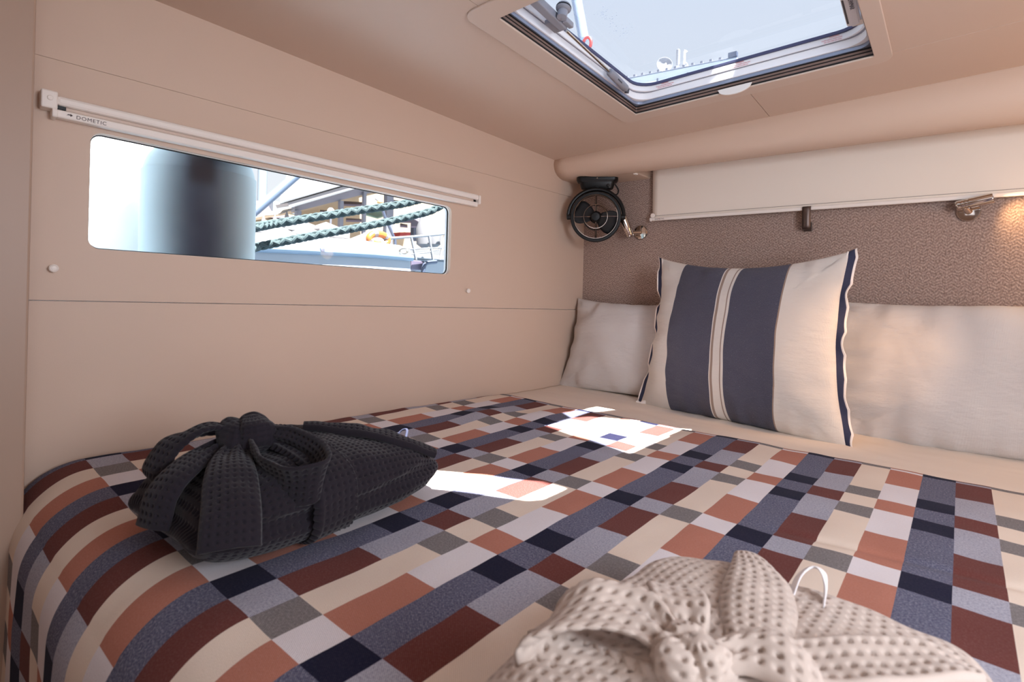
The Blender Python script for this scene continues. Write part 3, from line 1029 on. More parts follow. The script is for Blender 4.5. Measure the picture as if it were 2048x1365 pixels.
for k in range(2):
    a0 = math.radians(162 + 178 * k)
    V = []
    nr, na = 9, 9
    for i in range(nr):
        t = i / (nr - 1)
        r = .016 + .072 * t
        wd = (.014 + .030 * math.sin(PI * min(1, t * .62 + .08)) * 1.15)
        if t > .8:
            wd *= math.sqrt(max(.02, 1 - ((t - .8) / .2) ** 2 * .96))
        for j in range(na):
            s_ = -1 + 2 * j / (na - 1)
            o_ = s_ * wd
            V.append(FP(r * math.cos(a0) - o_ * math.sin(a0), r * math.sin(a0) + o_ * math.cos(a0), -.006 + .012 * s_))
    gridmesh('blade', V, na, nr, M['black_matte'], fn, solid=.0018)
# mounting shoe under the pelmet and the neck down to the yoke
FB = np.array([-1.185, 1.955, 0])
sx2 = np.array([fx_[0], fx_[1], 0]) / np.linalg.norm(fx_[:2])
sy2 = np.array([n_[0], n_[1], 0]) / np.linalg.norm(n_[:2])


def ovl(w, d, r, z):
    return [FB + sx2 * a + sy2 * b + np.array([0, 0, z]) for a, b in rrect(-w, w, -d, d, r, 5)]


md = MD()
lev = [(.083, .030, 1.484), (.086, .033, 1.480), (.086, .033, 1.470), (.080, .028, 1.462), (.074, .026, 1.462), (.066, .024, 1.436), (.050, .018, 1.428)]
L_ = [ovl(w, d, .02, z) for w, d, z in lev]
nn = len(L_[0])
md.add([p for l in L_ for p in l], [tuple(range(nn)), tuple((len(lev) - 1) * nn + k for k in range(nn))] + [(i * nn + k, i * nn + (k + 1) % nn, (i + 1) * nn + (k + 1) % nn, (i + 1) * nn + k) for i in range(len(lev) - 1) for k in range(nn)])
bs = part('mounting_base', md, M['black'], fn, smooth=True)
part('screw', MD().lathe([(.003, 0), (.002, .001)], FB + sy2 * .0335 + np.array([0, 0, 1.475]), sy2, 10), M['steel'], bs)
part('switch', MD().lathe([(.007, 0), (.006, .006), (0, .007)], FB + sy2 * .026 + sx2 * .046 + np.array([0, 0, 1.446]), sy2, 14), M['black_matte'], bs, smooth=True)
part('neck', MD().tube([FB + np.array([0, 0, 1.434]), FP(0, .112, -.002)], .012, 14), M['black'], fn, smooth=True)
cpts = catmull([FB + sx2 * .074 + np.array([0, 0, 1.455]), FB + sx2 * .088 + np.array([0, 0, 1.430]), FB + sx2 * .080 + np.array([0, 0, 1.412]), FB + sx2 * .052 + np.array([0, 0, 1.420])], 16)
part('cable', MD().tube(cpts, .003, 8), M['black_matte'], fn, smooth=True)

# ------------------------------------------------------------------ mattress and sheet
BX0, BX1 = -1.40, 0.44
BYF, ZT = 0.180, 0.596


def bedz(x, y):
    """upper surface of the mattress: a little proud along the hull near the foot"""
    w = max(0.0, min(1.0, (-1.05 - x) / 0.35)) * max(0.0, min(1.0, (1.75 - y) / 1.1))
    return ZT + 0.018 * w


def foot(s, r=.112, y0=BYF):
    """foot-end profile: arc length s measured back from y = y0 + r; returns y, drop"""
    if s <= 0:
        return y0 + r - s, 0.0
    if s < r * PI / 2:
        a = s / r
        return y0 + r - r * math.sin(a), r - r * math.cos(a)
    return y0, r + (s - r * PI / 2)


mt = thing('mattress', 'cream sheeted mattress filling the berth under the blanket', 'mattress', (-.5, 1.1, .4))
ys = np.concatenate([np.linspace(2.06, 0.30, 150), np.linspace(.2985, -.055, 40)])
xs = np.concatenate([[-1.0], np.linspace(0, 1, 150), [2.0]])
V, U = [], []
for y in ys:
    s = (BYF + .112) - y
    yy, dz = foot(s)
    for q in xs:
        l = xw(yy) + .004
        x = l + (BX1 - l) * min(max(q, 0), 1)
        z = bedz(x, yy) - dz
        z += 0.0022 * nz((x * 5, y * 11, 0)) + 0.0012 * nz((x * 14, y * 30, 3))
        if q < 0 or q > 1:
            z -= .12
        V.append((x, yy, max(z, .40)))
        U.append((x, y))
gridmesh('fitted_sheet', V, len(xs), len(ys), M['sheet'], mt, U)
part('foam_core', MD().box((-.47, 1.17, .49), (1.76, 1.76, .19)), M['sheet'], mt, bev=.03)

# ------------------------------------------------------------------ blanket
ys = np.concatenate([np.linspace(YE, 0.32, 240), np.linspace(.317, -.30, 120)])
xs = np.linspace(0, 1, 260)
V, U = [], []
for y in ys:
    s = (BYF + .112) - y
    yy, dz = foot(s, .118, BYF - .002)
    for q in xs:
        l = xw(max(yy, .2)) + .006
        x = l + (BX1 + .01 - l) * q
        e = .0042 + .0035 * (.5 + nz((x * 6, y * 5, 1))) + .0018 * nz((x * 16, y * 15, 2))
        # soft lumps beside the hull near the pillow end, and a crease running across
        e += .011 * math.exp(-((x + 1.14) / .07) ** 2 - ((y - 1.25) / .12) ** 2) + .008 * math.exp(-((x + 1.02) / .05) ** 2 - ((y - 1.38) / .1) ** 2)
        e -= .004 * math.exp(-((y - 1.02 - .12 * x) / .012) ** 2) * max(0, min(1, (x + .35) / .2))
        dy = .004 * nz((x * 4, 7, y * 3)) if y > .4 else 0
        hang = max(0, -s_) if False else 0
        z = bedz(x, yy) - dz + e * (1 if dz < .05 else .3)
        if dz > .05:
            yy2 = yy - .004 - .010 * (.5 + nz((x * 7, y * 2, 9))) * min(1, (dz - .05) / .15) - .006 * e
        else:
            yy2 = yy - (.003 if s > 0 else 0)
        # tuck between mattress and hull
        k = max(0, 1 - (x - l) / .02)
        V.append((x, yy2 + dy, z - .012 * k * k))
        U.append((x, y))
tag(gridmesh('blanket', V, len(xs), len(ys), M['blanket'], None, U, solid=.003), 'woven blanket of rust, cream, denim blue and navy checks over the berth', 'blanket')


# ------------------------------------------------------------------ pillows
def pillow(name, w, h, t, seed, mt, parent, place, pinch=.05, taper=0.0, ear=.012, n=(110, 90), rad=.55, wr=1.0, flat=0.0):
    """cushion body; place(x, y_thickness, z) -> world. returns the silhouette helper"""
    A, B = np.linspace(-1, 1, n[0]), np.linspace(-1, 1, n[1])
    rows = []
    def body(a, b, side):
        ea, eb = 1 - abs(a) ** 2.4, 1 - abs(b) ** 2.4
        x = w / 2 * (a - pinch * a * abs(a) ** 1.5 * (1 - b * b)) * 1.0
        x *= 1 - taper * b
        z = h / 2 * (b - pinch * (1.55 if b > 0 else .55) * b * abs(b) ** 1.5 * (1 - a * a))
        th = t / 2 * max(ea, 0) ** rad * max(eb, 0) ** rad
        q = Vector((x * 5 + seed, z * 5, side * 3 + seed))
        edge = (1 - max(ea, 0) ** .6 * max(eb, 0) ** .6)
        k = mn.noise(q) * .010 + mn.noise(q * 2.7) * .004
        # radiating creases from the side seams
        k += edge * (.009 * mn.noise(Vector((z * 22 + seed, x * 4, side))) * (abs(a) > abs(b)) + .009 * mn.noise(Vector((x * 22 + seed, z * 4, side))) * (abs(b) >= abs(a)))
        th = th + k * wr * min(1, th / .02)
        return x, side * max(th, .0012), z
    V, U = [], []
    for side in (1, -1):
        for b in B:
            for a in A:
                x, y, z = body(a, b, side)
                V.append(place(x, y, z))
                U.append((x, z))
    F = grid_faces(n[0], n[1])
    nn = n[0] * n[1]
    fl = [tuple(f) for f in F] + [tuple((f + nn)[::-1]) for f in F]
    # close the rim
    rim = [j for j in range(n[0])] + [j * n[0] + n[0] - 1 for j in range(1, n[1])] + [(n[1] - 1) * n[0] + j for j in range(n[0] - 2, -1, -1)] + [j * n[0] for j in range(n[1] - 2, 0, -1)]
    for k in range(len(rim)):
        a_, b_ = rim[k], rim[(k + 1) % len(rim)]
        fl.append((b_, a_, a_ + nn, b_ + nn))
    wo_ = world_origin(parent)
    me = D.meshes.new(name)
    me.from_pydata([(p[0] - wo_.x, p[1] - wo_.y, p[2] - wo_.z) for p in V], [], fl)
    l = me.uv_layers.new(name='UVMap')
    idx = np.zeros(len(me.loops), int)
    me.loops.foreach_get('vertex_index', idx)
    l.data.foreach_set('uv', np.array(U)[idx].ravel())
    return link(name, me, mt, parent, True), body


def placer(c, yaw, lean, roll=0.0, slump=0.0):
    """local x across, y thickness (towards -Y world is front), z up; lean tips the top back"""
    cy_, sy_ = math.cos(yaw), math.sin(yaw)
    cl, sl = math.cos(lean), math.sin(lean)
    cr_, sr_ = math.cos(roll), math.sin(roll)
    def f(x, y, z):
        x, z = cr_ * x - sr_ * z, sr_ * x + cr_ * z
        Y = -y * cl + z * sl
        Z = z * cl + y * sl
        return (c[0] + cy_ * x - sy_ * Y, c[1] + sy_ * x + cy_ * Y, c[2] + Z)
    return f


p1 = thing('pillow', 'white linen pillow leaning in the corner below the fan', 'pillow', (-1.02, 1.98, .6), 'white linen bed pillows')
pillow('pillowcase', .64, .40, .16, 3.1, M['linen'], p1, placer((-1.010, 1.976, .786), -.02, .26, .02), pinch=.09, taper=.05, wr=2.2)
p2 = thing('pillow', 'white linen pillow on the far side, right of the striped cushion', 'pillow', (.05, 1.96, .6), 'white linen bed pillows')
pillow('pillowcase', .86, .44, .18, 8.7, M['linen'], p2, placer((.085, 1.958, .798), -.02, .22, .045), pinch=.07, wr=2.2)

cu = thing('striped_cushion', 'large square linen cushion with two navy stripes and frayed side flanges', 'cushion', (-.57, 1.83, .6))
CPL = placer((-.566, 1.826, .858), -.17, .135, .003)
CWd, CHt = .660, .560
_, cbody = pillow('cover', CWd, CHt, .185, 5.3, M['striped'], cu, CPL, pinch=.10, taper=.045, n=(150, 120), wr=1.5)
for sgn in (-1, 1):
    for name, a0_, a1_, mt_, off in (('flange', .0, .0215, M['navy_edge'], 0), ('flange_trim', .0215, .028, M['white_edge'], 0), ('flange_piping', -.004, .0015, M['white_edge'], .002)):
        nb, na = 130, 5
        V = []
        for i in range(nb):
            b = -1 + 2 * i / (nb - 1)
            x, y, z = cbody(sgn, b, 1)
            wob = .0085 * math.sin(b * 13 + sgn) + .006 * mn.noise(Vector((b * 6, sgn * 3, 0)))
            for j in range(na):
                w_ = a0_ + (a1_ - a0_) * j / (na - 1)
                V.append(CPL(x + sgn * (w_ * (1 - .25 * abs(wob) / .01) - .003), .002 + off + wob * max(w_, 0) / .022 - .006 * max(w_, 0) / .028, z * (1 + .03 * max(w_, 0) / .028)))
        gridmesh(name, V, na, nb, mt_, cu, solid=.0016)
# knotted tie at the lower corner
tp = catmull([CPL(-.285, .0, -.262), CPL(-.315, .006, -.258), CPL(-.335, .012, -.268), CPL(-.352, .014, -.262)], 16)
part('corner_tie', MD().tube(tp, [.012 - .007 * k / 15 for k in range(16)], 10), M['white_edge'], cu, smooth=True)


# ------------------------------------------------------------------ folded waffle robes
def normals(V, nu, nv, wrap):
    G = V.reshape(nv, nu, 3)
    du = (np.roll(G, -1, 1) - np.roll(G, 1, 1)) if wrap else np.gradient(G, axis=1)
    dv = np.gradient(G, axis=0)
    n = np.cross(du, dv)
    return (n / (np.linalg.norm(n, axis=2, keepdims=True) + 1e-12)).reshape(-1, 3)


def waffle(V, UV, nu, nv, wrap, cell, amp, flip=1, mask=None, lo=.18, hi=.78):
    n = normals(V, nu, nv, wrap) * flip
    a = np.abs(np.cos(PI * UV[:, 0] / cell))
    b = np.abs(np.cos(PI * UV[:, 1] / (cell * 1.05)))
    h = np.maximum(a, b)
    h = np.clip((h - lo) / (hi - lo), 0, 1)
    h = h * h * (3 - 2 * h) - .9
    if mask is not None:
        h = h * mask
    return V + n * (amp * h)[:, None]


class Robe:
    def __init__(s, label, mt, C, yaw, ax, ay, hz, cell, amp, seed, res=.0021, ne=2.8, ke=4.0):
        s.mt, s.C, s.yaw, s.ax, s.ay, s.hz, s.cell, s.amp, s.seed, s.res, s.ne, s.ke = mt, np.array(C, float), yaw, ax, ay, hz, cell, amp, seed, res, ne, ke
        s.t = thing('folded_robe', label, 'robe', C)

    def W(s, p):
        c_, s_ = math.cos(s.yaw), math.sin(s.yaw)
        p = np.atleast_2d(p)
        return np.stack([s.C[0] + c_ * p[:, 0] - s_ * p[:, 1], s.C[1] + s_ * p[:, 0] + c_ * p[:, 1], s.C[2] + p[:, 2]], 1)

    def section(s, n):
        th = np.linspace(0, 2 * PI, 2000)
        e = 2 / s.ne
        x = np.sign(np.cos(th)) * np.abs(np.cos(th)) ** e
        z = np.sign(np.sin(th)) * np.abs(np.sin(th)) ** e
        x, z = x * s.ax, z * s.hz / 2
        z = np.maximum(z, -s.hz / 2 * .98) + s.hz / 2
        L = np.concatenate([[0], np.cumsum(np.hypot(np.diff(x), np.diff(z)))])
        q = np.linspace(0, L[-1], n + 1)[:-1]
        return np.interp(q, L, x), np.interp(q, L, z), q

    def shape(s, x, z, v):
        """section scale along the bundle, v in -1..1"""
        k = (1 - np.abs(v) ** s.ke) ** (1 / 2.1)
        k = np.maximum(k, .02)
        top = 1 + .07 * np.sin(v * 2.2 + s.seed) - .10 * np.maximum(0, v - .45)
        return x * (.60 + .40 * k ** .7) * (1 - .10 * np.maximum(0, v) ** 3), z * k * top + s.hz * .40 * (1 - k)

    def body(s):
        per = s.section(100)[2][-1] * 1.01
        nu = int(per / s.res)
        X, Z, Q = s.section(nu)
        a = np.linspace(-1, 1, int(2.2 * s.ay / s.res))
        vv = np.sin(a * PI / 2 * .985) * .55 + a * .45
        V, UV = [], []
        for v in vv:
            x, z = s.shape(X, Z, v)
            V.append(np.stack([x, np.full(nu, s.ay * v), z], 1))
            UV.append(np.stack([Q, np.full(nu, s.ay * v)], 1))
        V, UV = np.concatenate(V), np.concatenate(UV)
        # big soft lumps, then fold layers on the flanks
        lump = nzv(V[::1] * 1.0, 9.0, s.seed) * .010 + nzv(V, 22.0, s.seed + 5) * .0045
        n = -normals(V, nu, len(vv), True)
        side = np.clip(1 - np.abs(n[:, 2]) * 1.3, 0, 1)
        lay = np.cos(2 * PI * (V[:, 2] / s.hz * 2.6 + .35 * np.sin(V[:, 1] * 9 + s.seed)))
        V = V + n * (lump * (.35 + .65 * np.clip(V[:, 2] / s.hz, 0, 1)) + side * .006 * np.sign(lay) * np.abs(lay) ** .6 - side * .002)[:, None]
        V = waffle(V, UV, nu, len(vv), True, s.cell, s.amp, -1)
        V[:, 2] = np.maximum(V[:, 2], .0005)
        s.V0 = V
        gridmesh('body', s.W(V), nu, len(vv), s.mt, s.t, UV, wrap=True, caps=True)

    def top(s, x, y):
        v = np.clip(y / s.ay, -.99, .99)
        xx = min(abs(x) / s.ax, .999)
        z = s.hz / 2 * (1 + (1 - xx ** s.ne) ** (1 / s.ne))
        return float(s.shape(np.array([0.0]), np.array([z]), np.array([v]))[1][0])

    def belt(s, y0, y1):
        nu = int(s.section(100)[2][-1] / s.res)
        X, Z, Q = s.section(nu)
        nv = int((y1 - y0) / s.res) + 6
        t = np.linspace(0, 1, nv)
        V, UV = [], []
        for q in t:
            y = y0 + (y1 - y0) * q
            x, z = s.shape(X, Z, np.array(y / s.ay))
            edge = .0075 * min(1, (q * (1 - q) * 14) ** .5 + .15) + .004
            hem = .0018 * (math.exp(-((q - .06) / .03) ** 2) + math.exp(-((q - .94) / .03) ** 2))
            zc_ = s.hz * .5
            r = np.hypot(x, (z - zc_)) + 1e-9
            k = 1 + (edge + hem) / r
            V.append(np.stack([x * k, np.full(nu, y) + .006 * np.sin(X * 14), np.maximum(zc_ + (z - zc_) * k, .0005)], 1))
            UV.append(np.stack([Q, np.full(nu, y)], 1))
        V, UV = np.concatenate(V), np.concatenate(UV)
        V = V + normals(V, nu, nv, True) * (nzv(V, 9.0, s.seed) * .008)[:, None]
        V = waffle(V, UV, nu, nv, True, s.cell, s.amp * .9, -1)
        V[:, 2] = np.maximum(V[:, 2], .0008)
        gridmesh('belt', s.W(V), nu, nv, s.mt, s.t, UV, wrap=True)

    def ribbon(s, name, pts, side, width, thick=.008, gather=None, mt=None, waf=True):
        """pts: local centre points; side: local across vectors; width per point"""
        L = np.linalg.norm(np.diff(np.array(pts), axis=0), axis=1).sum()
        m = max(10, int(L / s.res))
        c = catmull(pts, m)
        sd = catmull(side, m)
        sd /= np.linalg.norm(sd, axis=1, keepdims=True)
        wd = catmull(np.array(width, float)[:, None], m)[:, 0]
        tg = np.gradient(c, axis=0)
        tg /= np.linalg.norm(tg, axis=1, keepdims=True) + 1e-9
        nr = np.cross(tg, sd)
        nr /= np.linalg.norm(nr, axis=1, keepdims=True) + 1e-9
        k = max(8, int(max(wd) / s.res))
        ln = np.concatenate([[0], np.cumsum(np.linalg.norm(np.diff(c, axis=0), axis=1))])
        q = np.concatenate([np.linspace(-1, 1, k), np.linspace(1, -1, k)[1:-1]])
        up = np.concatenate([np.ones(k), -np.ones(k - 2)])
        nu = len(q)
        V, UV = [], []
        for i in range(m):
            ed = (1 - np.abs(q) ** 8) ** .5
            curl = .10 * wd[i] * (q ** 2) * (-1)
            pl = 0
            if gather is not None:
                gq = gather * (1 - min(1, ln[i] / (.35 * L)))
                pl = gq * np.sin(q * 7)
            V.append(c[i] + sd[i] * (q * wd[i] / 2)[:, None] + nr[i] * (up * thick / 2 * ed + curl + pl)[:, None])
            UV.append(np.stack([q * max(wd) / 2, np.full(nu, ln[i])], 1))
        V, UV = np.concatenate(V), np.concatenate(UV)
        V = V + (nzv(V, 26.0, s.seed + 2) * .004)[:, None] * np.repeat(nr, nu, 0)
        if waf:
            hemm = np.clip((max(wd) / 2 - np.abs(UV[:, 0])) / .006, 0, 1) * np.clip((L - UV[:, 1]) / .008, 0, 1)
            V = waffle(V, UV, nu, m, True, s.cell * .95, s.amp * .85, -1, hemm)
        return gridmesh(name, s.W(V), nu, m, mt or s.mt, s.t, UV, wrap=True, caps=True)

    def knot(s, p, r):
        nu, nv = 90, 60
        V, UV = [], []
        for j in range(nv):
            ph = -PI / 2 + PI * (j + .5) / nv
            for i in range(nu):
                th = 2 * PI * i / nu
                d = np.array([math.cos(th) * math.cos(ph), math.sin(th) * math.cos(ph), math.sin(ph)])
                fold = 1 + .10 * math.sin(3 * th + 2.2 * d[2]) * math.cos(ph) + .10 * mn.noise(Vector(d * 2.2 + Vector((s.seed, 0, 0)) if False else Vector((d[0] * 2.2 + s.seed, d[1] * 2.2, d[2] * 2.2))))
                groove = 1 - .16 * math.exp(-((d[0] * .8 - d[1] * .6 + .15) / .10) ** 2) - .14 * math.exp(-((d[0] * .5 + d[1] * .8 + .3) / .09) ** 2)
                V.append(np.array(p) + np.array(r) * np.sign(d) * np.abs(d) ** .85 * fold * groove)
                UV.append((th * r[0], ph * r[0]))
        V, UV = np.array(V), np.array(UV)
        V = waffle(V, UV, nu, nv, True, s.cell, s.amp * .7)
        gridmesh('knot', s.W(V), nu, nv, s.mt, s.t, UV, wrap=True, caps=True)


# dark robe near the hull
r1 = Robe('charcoal waffle robe folded and tied with a bow, near the hull wall', M['robe_dark'], (-.874, .490, .6035), .06, .152, .220, .126, .0106, .0048, 1.7, .0017)
r1.body()
r1.belt(-.085, -.012)
K = np.array([-.010, -.095, r1.top(-.01, -.095) + .022])
r1.knot(K, (.047, .040, .033))
X_, Y_, Z_ = np.eye(3)
# loop lying towards the near end
r1.ribbon('bow_loop', [K + (-.005, -.01, .006), K + (-.035, -.05, .016), K + (-.055, -.095, -.002), K + (-.058, -.118, -.045), K + (-.045, -.095, -.052), K + (-.018, -.04, -.022)], [X_ + .5 * Z_, X_ + .4 * Z_, X_ + .1 * Z_, X_, X_, X_], [.03, .062, .075, .074, .066, .035], gather=.004)
# loop hanging over the near flank
r1.ribbon('bow_loop', [K + (.02, .010, .004), K + (.07, .032, -.004), K + (.13, .036, -.020), K + (.178, .012, -.032), K + (.150, -.018, -.038), K + (.085, -.022, -.026), K + (.025, -.008, -.006)], [Z_ + .2 * X_, Z_ + .3 * X_, Z_ + .35 * X_, Z_ + .3 * X_, Z_ + .35 * X_ - .2 * Y_, Z_ + .3 * X_ - .2 * Y_, Z_], [.028, .046, .062, .070, .070, .052, .028], thick=.007, gather=.004)
# tail falling to the near corner
r1.ribbon('belt_tail', [K + (.005, -.015, -.008), K + (.04, -.045, -.012), K + (.10, -.075, -.022), K + (.150, -.098, -.050), K + (.176, -.112, -.088)], [.9 * Y_ + .5 * X_] * 5, [.03, .055, .068, .072, .074], gather=.005)
# second tail tucked along the near end
r1.ribbon('belt_tail', [K + (-.01, -.02, -.006), K + (-.01, -.06, -.014), K + (.015, -.105, -.022), K + (.03, -.140, -.050), K + (.032, -.150, -.090)], [X_ + .3 * Y_] * 5, [.03, .05, .06, .062, .06], gather=.005)
# lapel edge over the far shoulder
lp = [(-.05, .03), (.005, .065), (.06, .10), (.105, .14), (.135, .185)]
r1.ribbon('lapel', [np.array([x, y, r1.top(x, y) + .006]) for x, y in lp], [.6 * Y_ - .8 * X_] * 5, [.03, .045, .05, .045, .035], thick=.012)
cpz = r1.top(-.03, .20)
r1.ribbon('hang_loop', [np.array([-.005, .195, cpz - .01]), np.array([.0, .222, cpz + .010]), np.array([.012, .228, cpz + .014]), np.array([.020, .215, cpz - .006])], [X_ * .3 + Y_] * 4, [.006] * 4, thick=.0022, mt=M['tape_navy'], waf=False)

# beige robe at the near side
r2 = Robe('stone beige waffle robe folded and tied with a bow, at the front of the bed', M['robe_beige'], (-.128, .462, .6035), -.03, .164, .216, .104, .0126, .0056, 4.4, .0018, 4.0, 5.5)
r2.body()
r2.belt(-.075, -.010)
K = np.array([-.025, -.055, r2.top(-.02, -.06) + .016])
r2.knot(K, (.030, .027, .022))
r2.ribbon('bow_loop', [K + (-.008, .0, .004), K + (-.045, .004, .014), K + (-.085, -.018, .012), K + (-.108, -.04, -.006), K + (-.085, -.042, -.018), K + (-.045, -.018, -.012), K + (-.01, -.006, -.004)], [Y_ + .3 * Z_] * 7, [.028, .05, .062, .066, .06, .045, .028], gather=.004)
r2.ribbon('bow_loop', [K + (.010, .004, .004), K + (.035, .030, .014), K + (.065, .034, .012), K + (.088, .022, -.006), K + (.070, .010, -.018), K + (.035, .004, -.012), K + (.01, .0, -.004)], [Y_ - .3 * X_ + .2 * Z_] * 7, [.028, .045, .056, .058, .052, .04, .028], gather=.004)
r2.ribbon('belt_tail', [K + (-.006, .012, .004), K + (-.022, .034, .016), K + (-.040, .062, .010), K + (-.050, .085, -.004)], [X_ + .5 * Y_] * 4, [.028, .045, .052, .054], gather=.005)
r2.ribbon('belt_tail', [K + (.010, -.012, -.004), K + (.030, -.03, -.010), K + (.05, -.055, -.016), K + (.062, -.085, -.030)], [X_ + .6 * Y_] * 4, [.026, .034, .038, .04], gather=.004)
lp = [(-.06, .185), (-.035, .14), (-.02, .09), (-.005, .04), (.015, .0)]
r2.ribbon('lapel', [np.array([x, y, r2.top(x, min(y, .17)) + .007]) for x, y in lp], [X_ + .25 * Y_] * 5, [.03, .06, .07, .06, .045], thick=.012)
lp = [(.135, .12), (.11, .095), (.07, .05), (.02, .0), (-.02, -.05)]
r2.ribbon('lapel', [np.array([x, y, r2.top(x, y) + .006]) for x, y in lp], [.8 * Y_ - .7 * X_] * 5, [.03, .05, .055, .05, .045], thick=.014)
cz = r2.top(.01, .17)
r2.ribbon('hang_loop', [np.array([-.006, .150, cz - .002]), np.array([-.002, .172, cz + .010]), np.array([.008, .186, cz + .019]), np.array([.019, .180, cz + .018]), np.array([.025, .160, cz + .008]), np.array([.026, .140, cz - .002])], [.6 * X_ + .5 * Z_ - .5 * Y_, .6 * X_ + .5 * Z_ - .5 * Y_, .1 * X_ + .4 * Z_ - Y_, -.3 * X_ + .3 * Z_ - Y_, Z_ - .4 * Y_ + .2 * X_, Z_ - .4 * Y_ + .2 * X_], [.010, .011, .012, .012, .011, .010], thick=.002, mt=M['tape_white'], waf=False)

# ------------------------------------------------------------------ outside the hull window
def fender(label, c, r, z0, z1, mt):
    t = thing('fender', label, 'fender', (c[0], c[1], z0), 'fenders hanging along the hull')
    pr = [(.02, z0 - .05), (.03, z0 - .02), (r * .5, z0), (r * .82, z0 + r * .25), (r * .97, z0 + r * .6), (r, z0 + r), (r, z1 - r * .95), (r * .985, z1 - r * .65), (r * .90, z1 - r * .33), (r * .70, z1 - r * .10), (r * .42, z1), (.05, z1 + .02), (.035, z1 + .05), (.03, z1 + .075)]
    pp = catmull([(a, b) for a, b in pr], 60)
    part('body', MD().lathe([tuple(p) for p in pp], (c[0], c[1], 0), (0, 0, 1), 48), mt, t, smooth=True)
    part('eye', MD().tube([(c[0] + .03 * math.cos(a), c[1], z1 + .09 + .03 * math.sin(a)) for a in np.linspace(0, 2 * PI, 15)[:-1]], .010, 8, closed=True), mt, t, smooth=True)
    part('lanyard', MD().tube([(c[0], c[1], z1 + .11), (-1.632 if c[0] < -1.7 else c[0], c[1], 1.645)], .006, 8), M['rope'], t, smooth=True)


fender('pale blue fender pressed against the hull window', (-1.608, .578), .138, .62, 1.375, M['fender_shaded'])
fender('white fender beyond the pale blue one outside the window', (-1.93, .515), .17, .55, 1.52, M['fender_white'])


def rope(label, pts, r):
    c = catmull(pts, 520)
    tg = np.gradient(c, axis=0)
    tg /= np.linalg.norm(tg, axis=1, keepdims=True)
    x = np.cross(tg, [0, 0, 1.0])
    x /= np.linalg.norm(x, axis=1, keepdims=True)
    y = np.cross(x, tg)
    ln = np.concatenate([[0], np.cumsum(np.linalg.norm(np.diff(c, axis=0), axis=1))])
    md = MD()
    for k in range(4):
        a = 2 * PI * ln / (r * 5.2) * (1 if k % 2 else -1) + k * PI / 2
        q = c + r * .60 * (x * np.cos(a)[:, None] + y * np.sin(a)[:, None])
        md.tube(q, r * .44, 7)
    md.tube(c, r * .55, 8)
    return tag(part('mooring_rope', md, M['rope'], smooth=True, fix=False), label, 'rope', 'mooring ropes outside the window')


rope('upper braided mooring rope crossing outside the window', [P(380, 478, 0, -3.98), P(470, 462, 0, -2.05), P(560, 446, 0, -2.0), P(700, 424, 0, -1.95), P(800, 409, 0, -1.9), P(900, 392, 0, -1.85), np.array([-1.42, 2.3, 1.52])], .017)
rope('lower braided mooring rope crossing outside the window', [P(380, 508, 0, -3.98), P(470, 503, 0, -2.0), P(520, 493, 0, -2.0), P(620, 473, 0, -1.95), P(760, 447, 0, -1.9), P(850, 426, 0, -1.85), P(930, 404, 0, -1.8), np.array([-1.42, 2.2, 1.42])], .0165)

# neighbouring boat
nb = thing('motor_boat', 'white motor boat with silver hull moored alongside, behind the ropes', 'boat', (-4.4, 2.6, 0))
XB = -4.0
q = lambda u, v, X=XB: P(u, v, 0, X)
top = [q(500, 497), q(620, 503), q(740, 510), q(822, 517)]
bot = [np.array([p[0] + .25, p[1] + .02, -1.12]) for p in top]
md = MD()
hl = [(a, b) for a, b in zip(top, bot)]
hv = []
for a, b in hl:
    hv += [a, b, (a[0] - 2.0, a[1] + .3, a[2]), (b[0] - 1.8, b[1] + .3, b[2])]
fs = []
for i in range(3):
    k = 4 * i
    fs += [(k, k + 4, k + 5, k + 1), (k + 2, k + 3, k + 7, k + 6), (k, k + 2, k + 6, k + 4), (k + 1, k + 5, k + 7, k + 3)]
fs += [(0, 1, 3, 2), (12, 14, 15, 13)]
part('hull', md.add(hv, fs), M['hull_grey'], nb, bev=.02)
part('rub_rail', MD().tube([p + np.array([.02, 0, 0]) for p in top], .028, 10), M['rubrail'], nb, smooth=True)
dk0 = [q(486, 463, -4.35), q(600, 471, -4.35), q(720, 482, -4.35), q(800, 493, -4.3), q(818, 506, -4.15)]
dk1 = [q(486, 497, -4.03), q(600, 501.5, -4.03), q(720, 508.5, -4.03), q(800, 514.5, -4.03), q(823, 516, -4.03)]
V = []
for a, b in zip(dk0, dk1):
    for t in np.linspace(0, 1, 7):
        p = a * (1 - t) + b * t
        V.append(p + np.array([0, 0, .05 * math.sin(PI * t)]))
    V.append(a + np.array([-1.6, .3, -.3]))
vv = np.array(V).reshape(5, 8, 3)[:, [7, 0, 1, 2, 3, 4, 5, 6], :].reshape(-1, 3)
gridmesh('deck', vv, 8, 5, M['out_white'], nb, solid=.02)
fl = part('fairlead', MD().tube([q(803 + 8 * math.cos(a), 504 + 5 * math.sin(a), -4.02) + np.array([.03, 0, 0]) for a in np.linspace(0, 2 * PI, 20)[:-1]], .012, 8, closed=True), M['steel'], nb, smooth=True)
part('deck_cleat', MD().lathe([(.02, 0), (.02, .05), (0, .055)], q(639, 503, -4.0), (1, 0, .3), 12), M['darkblue'], nb, smooth=True)

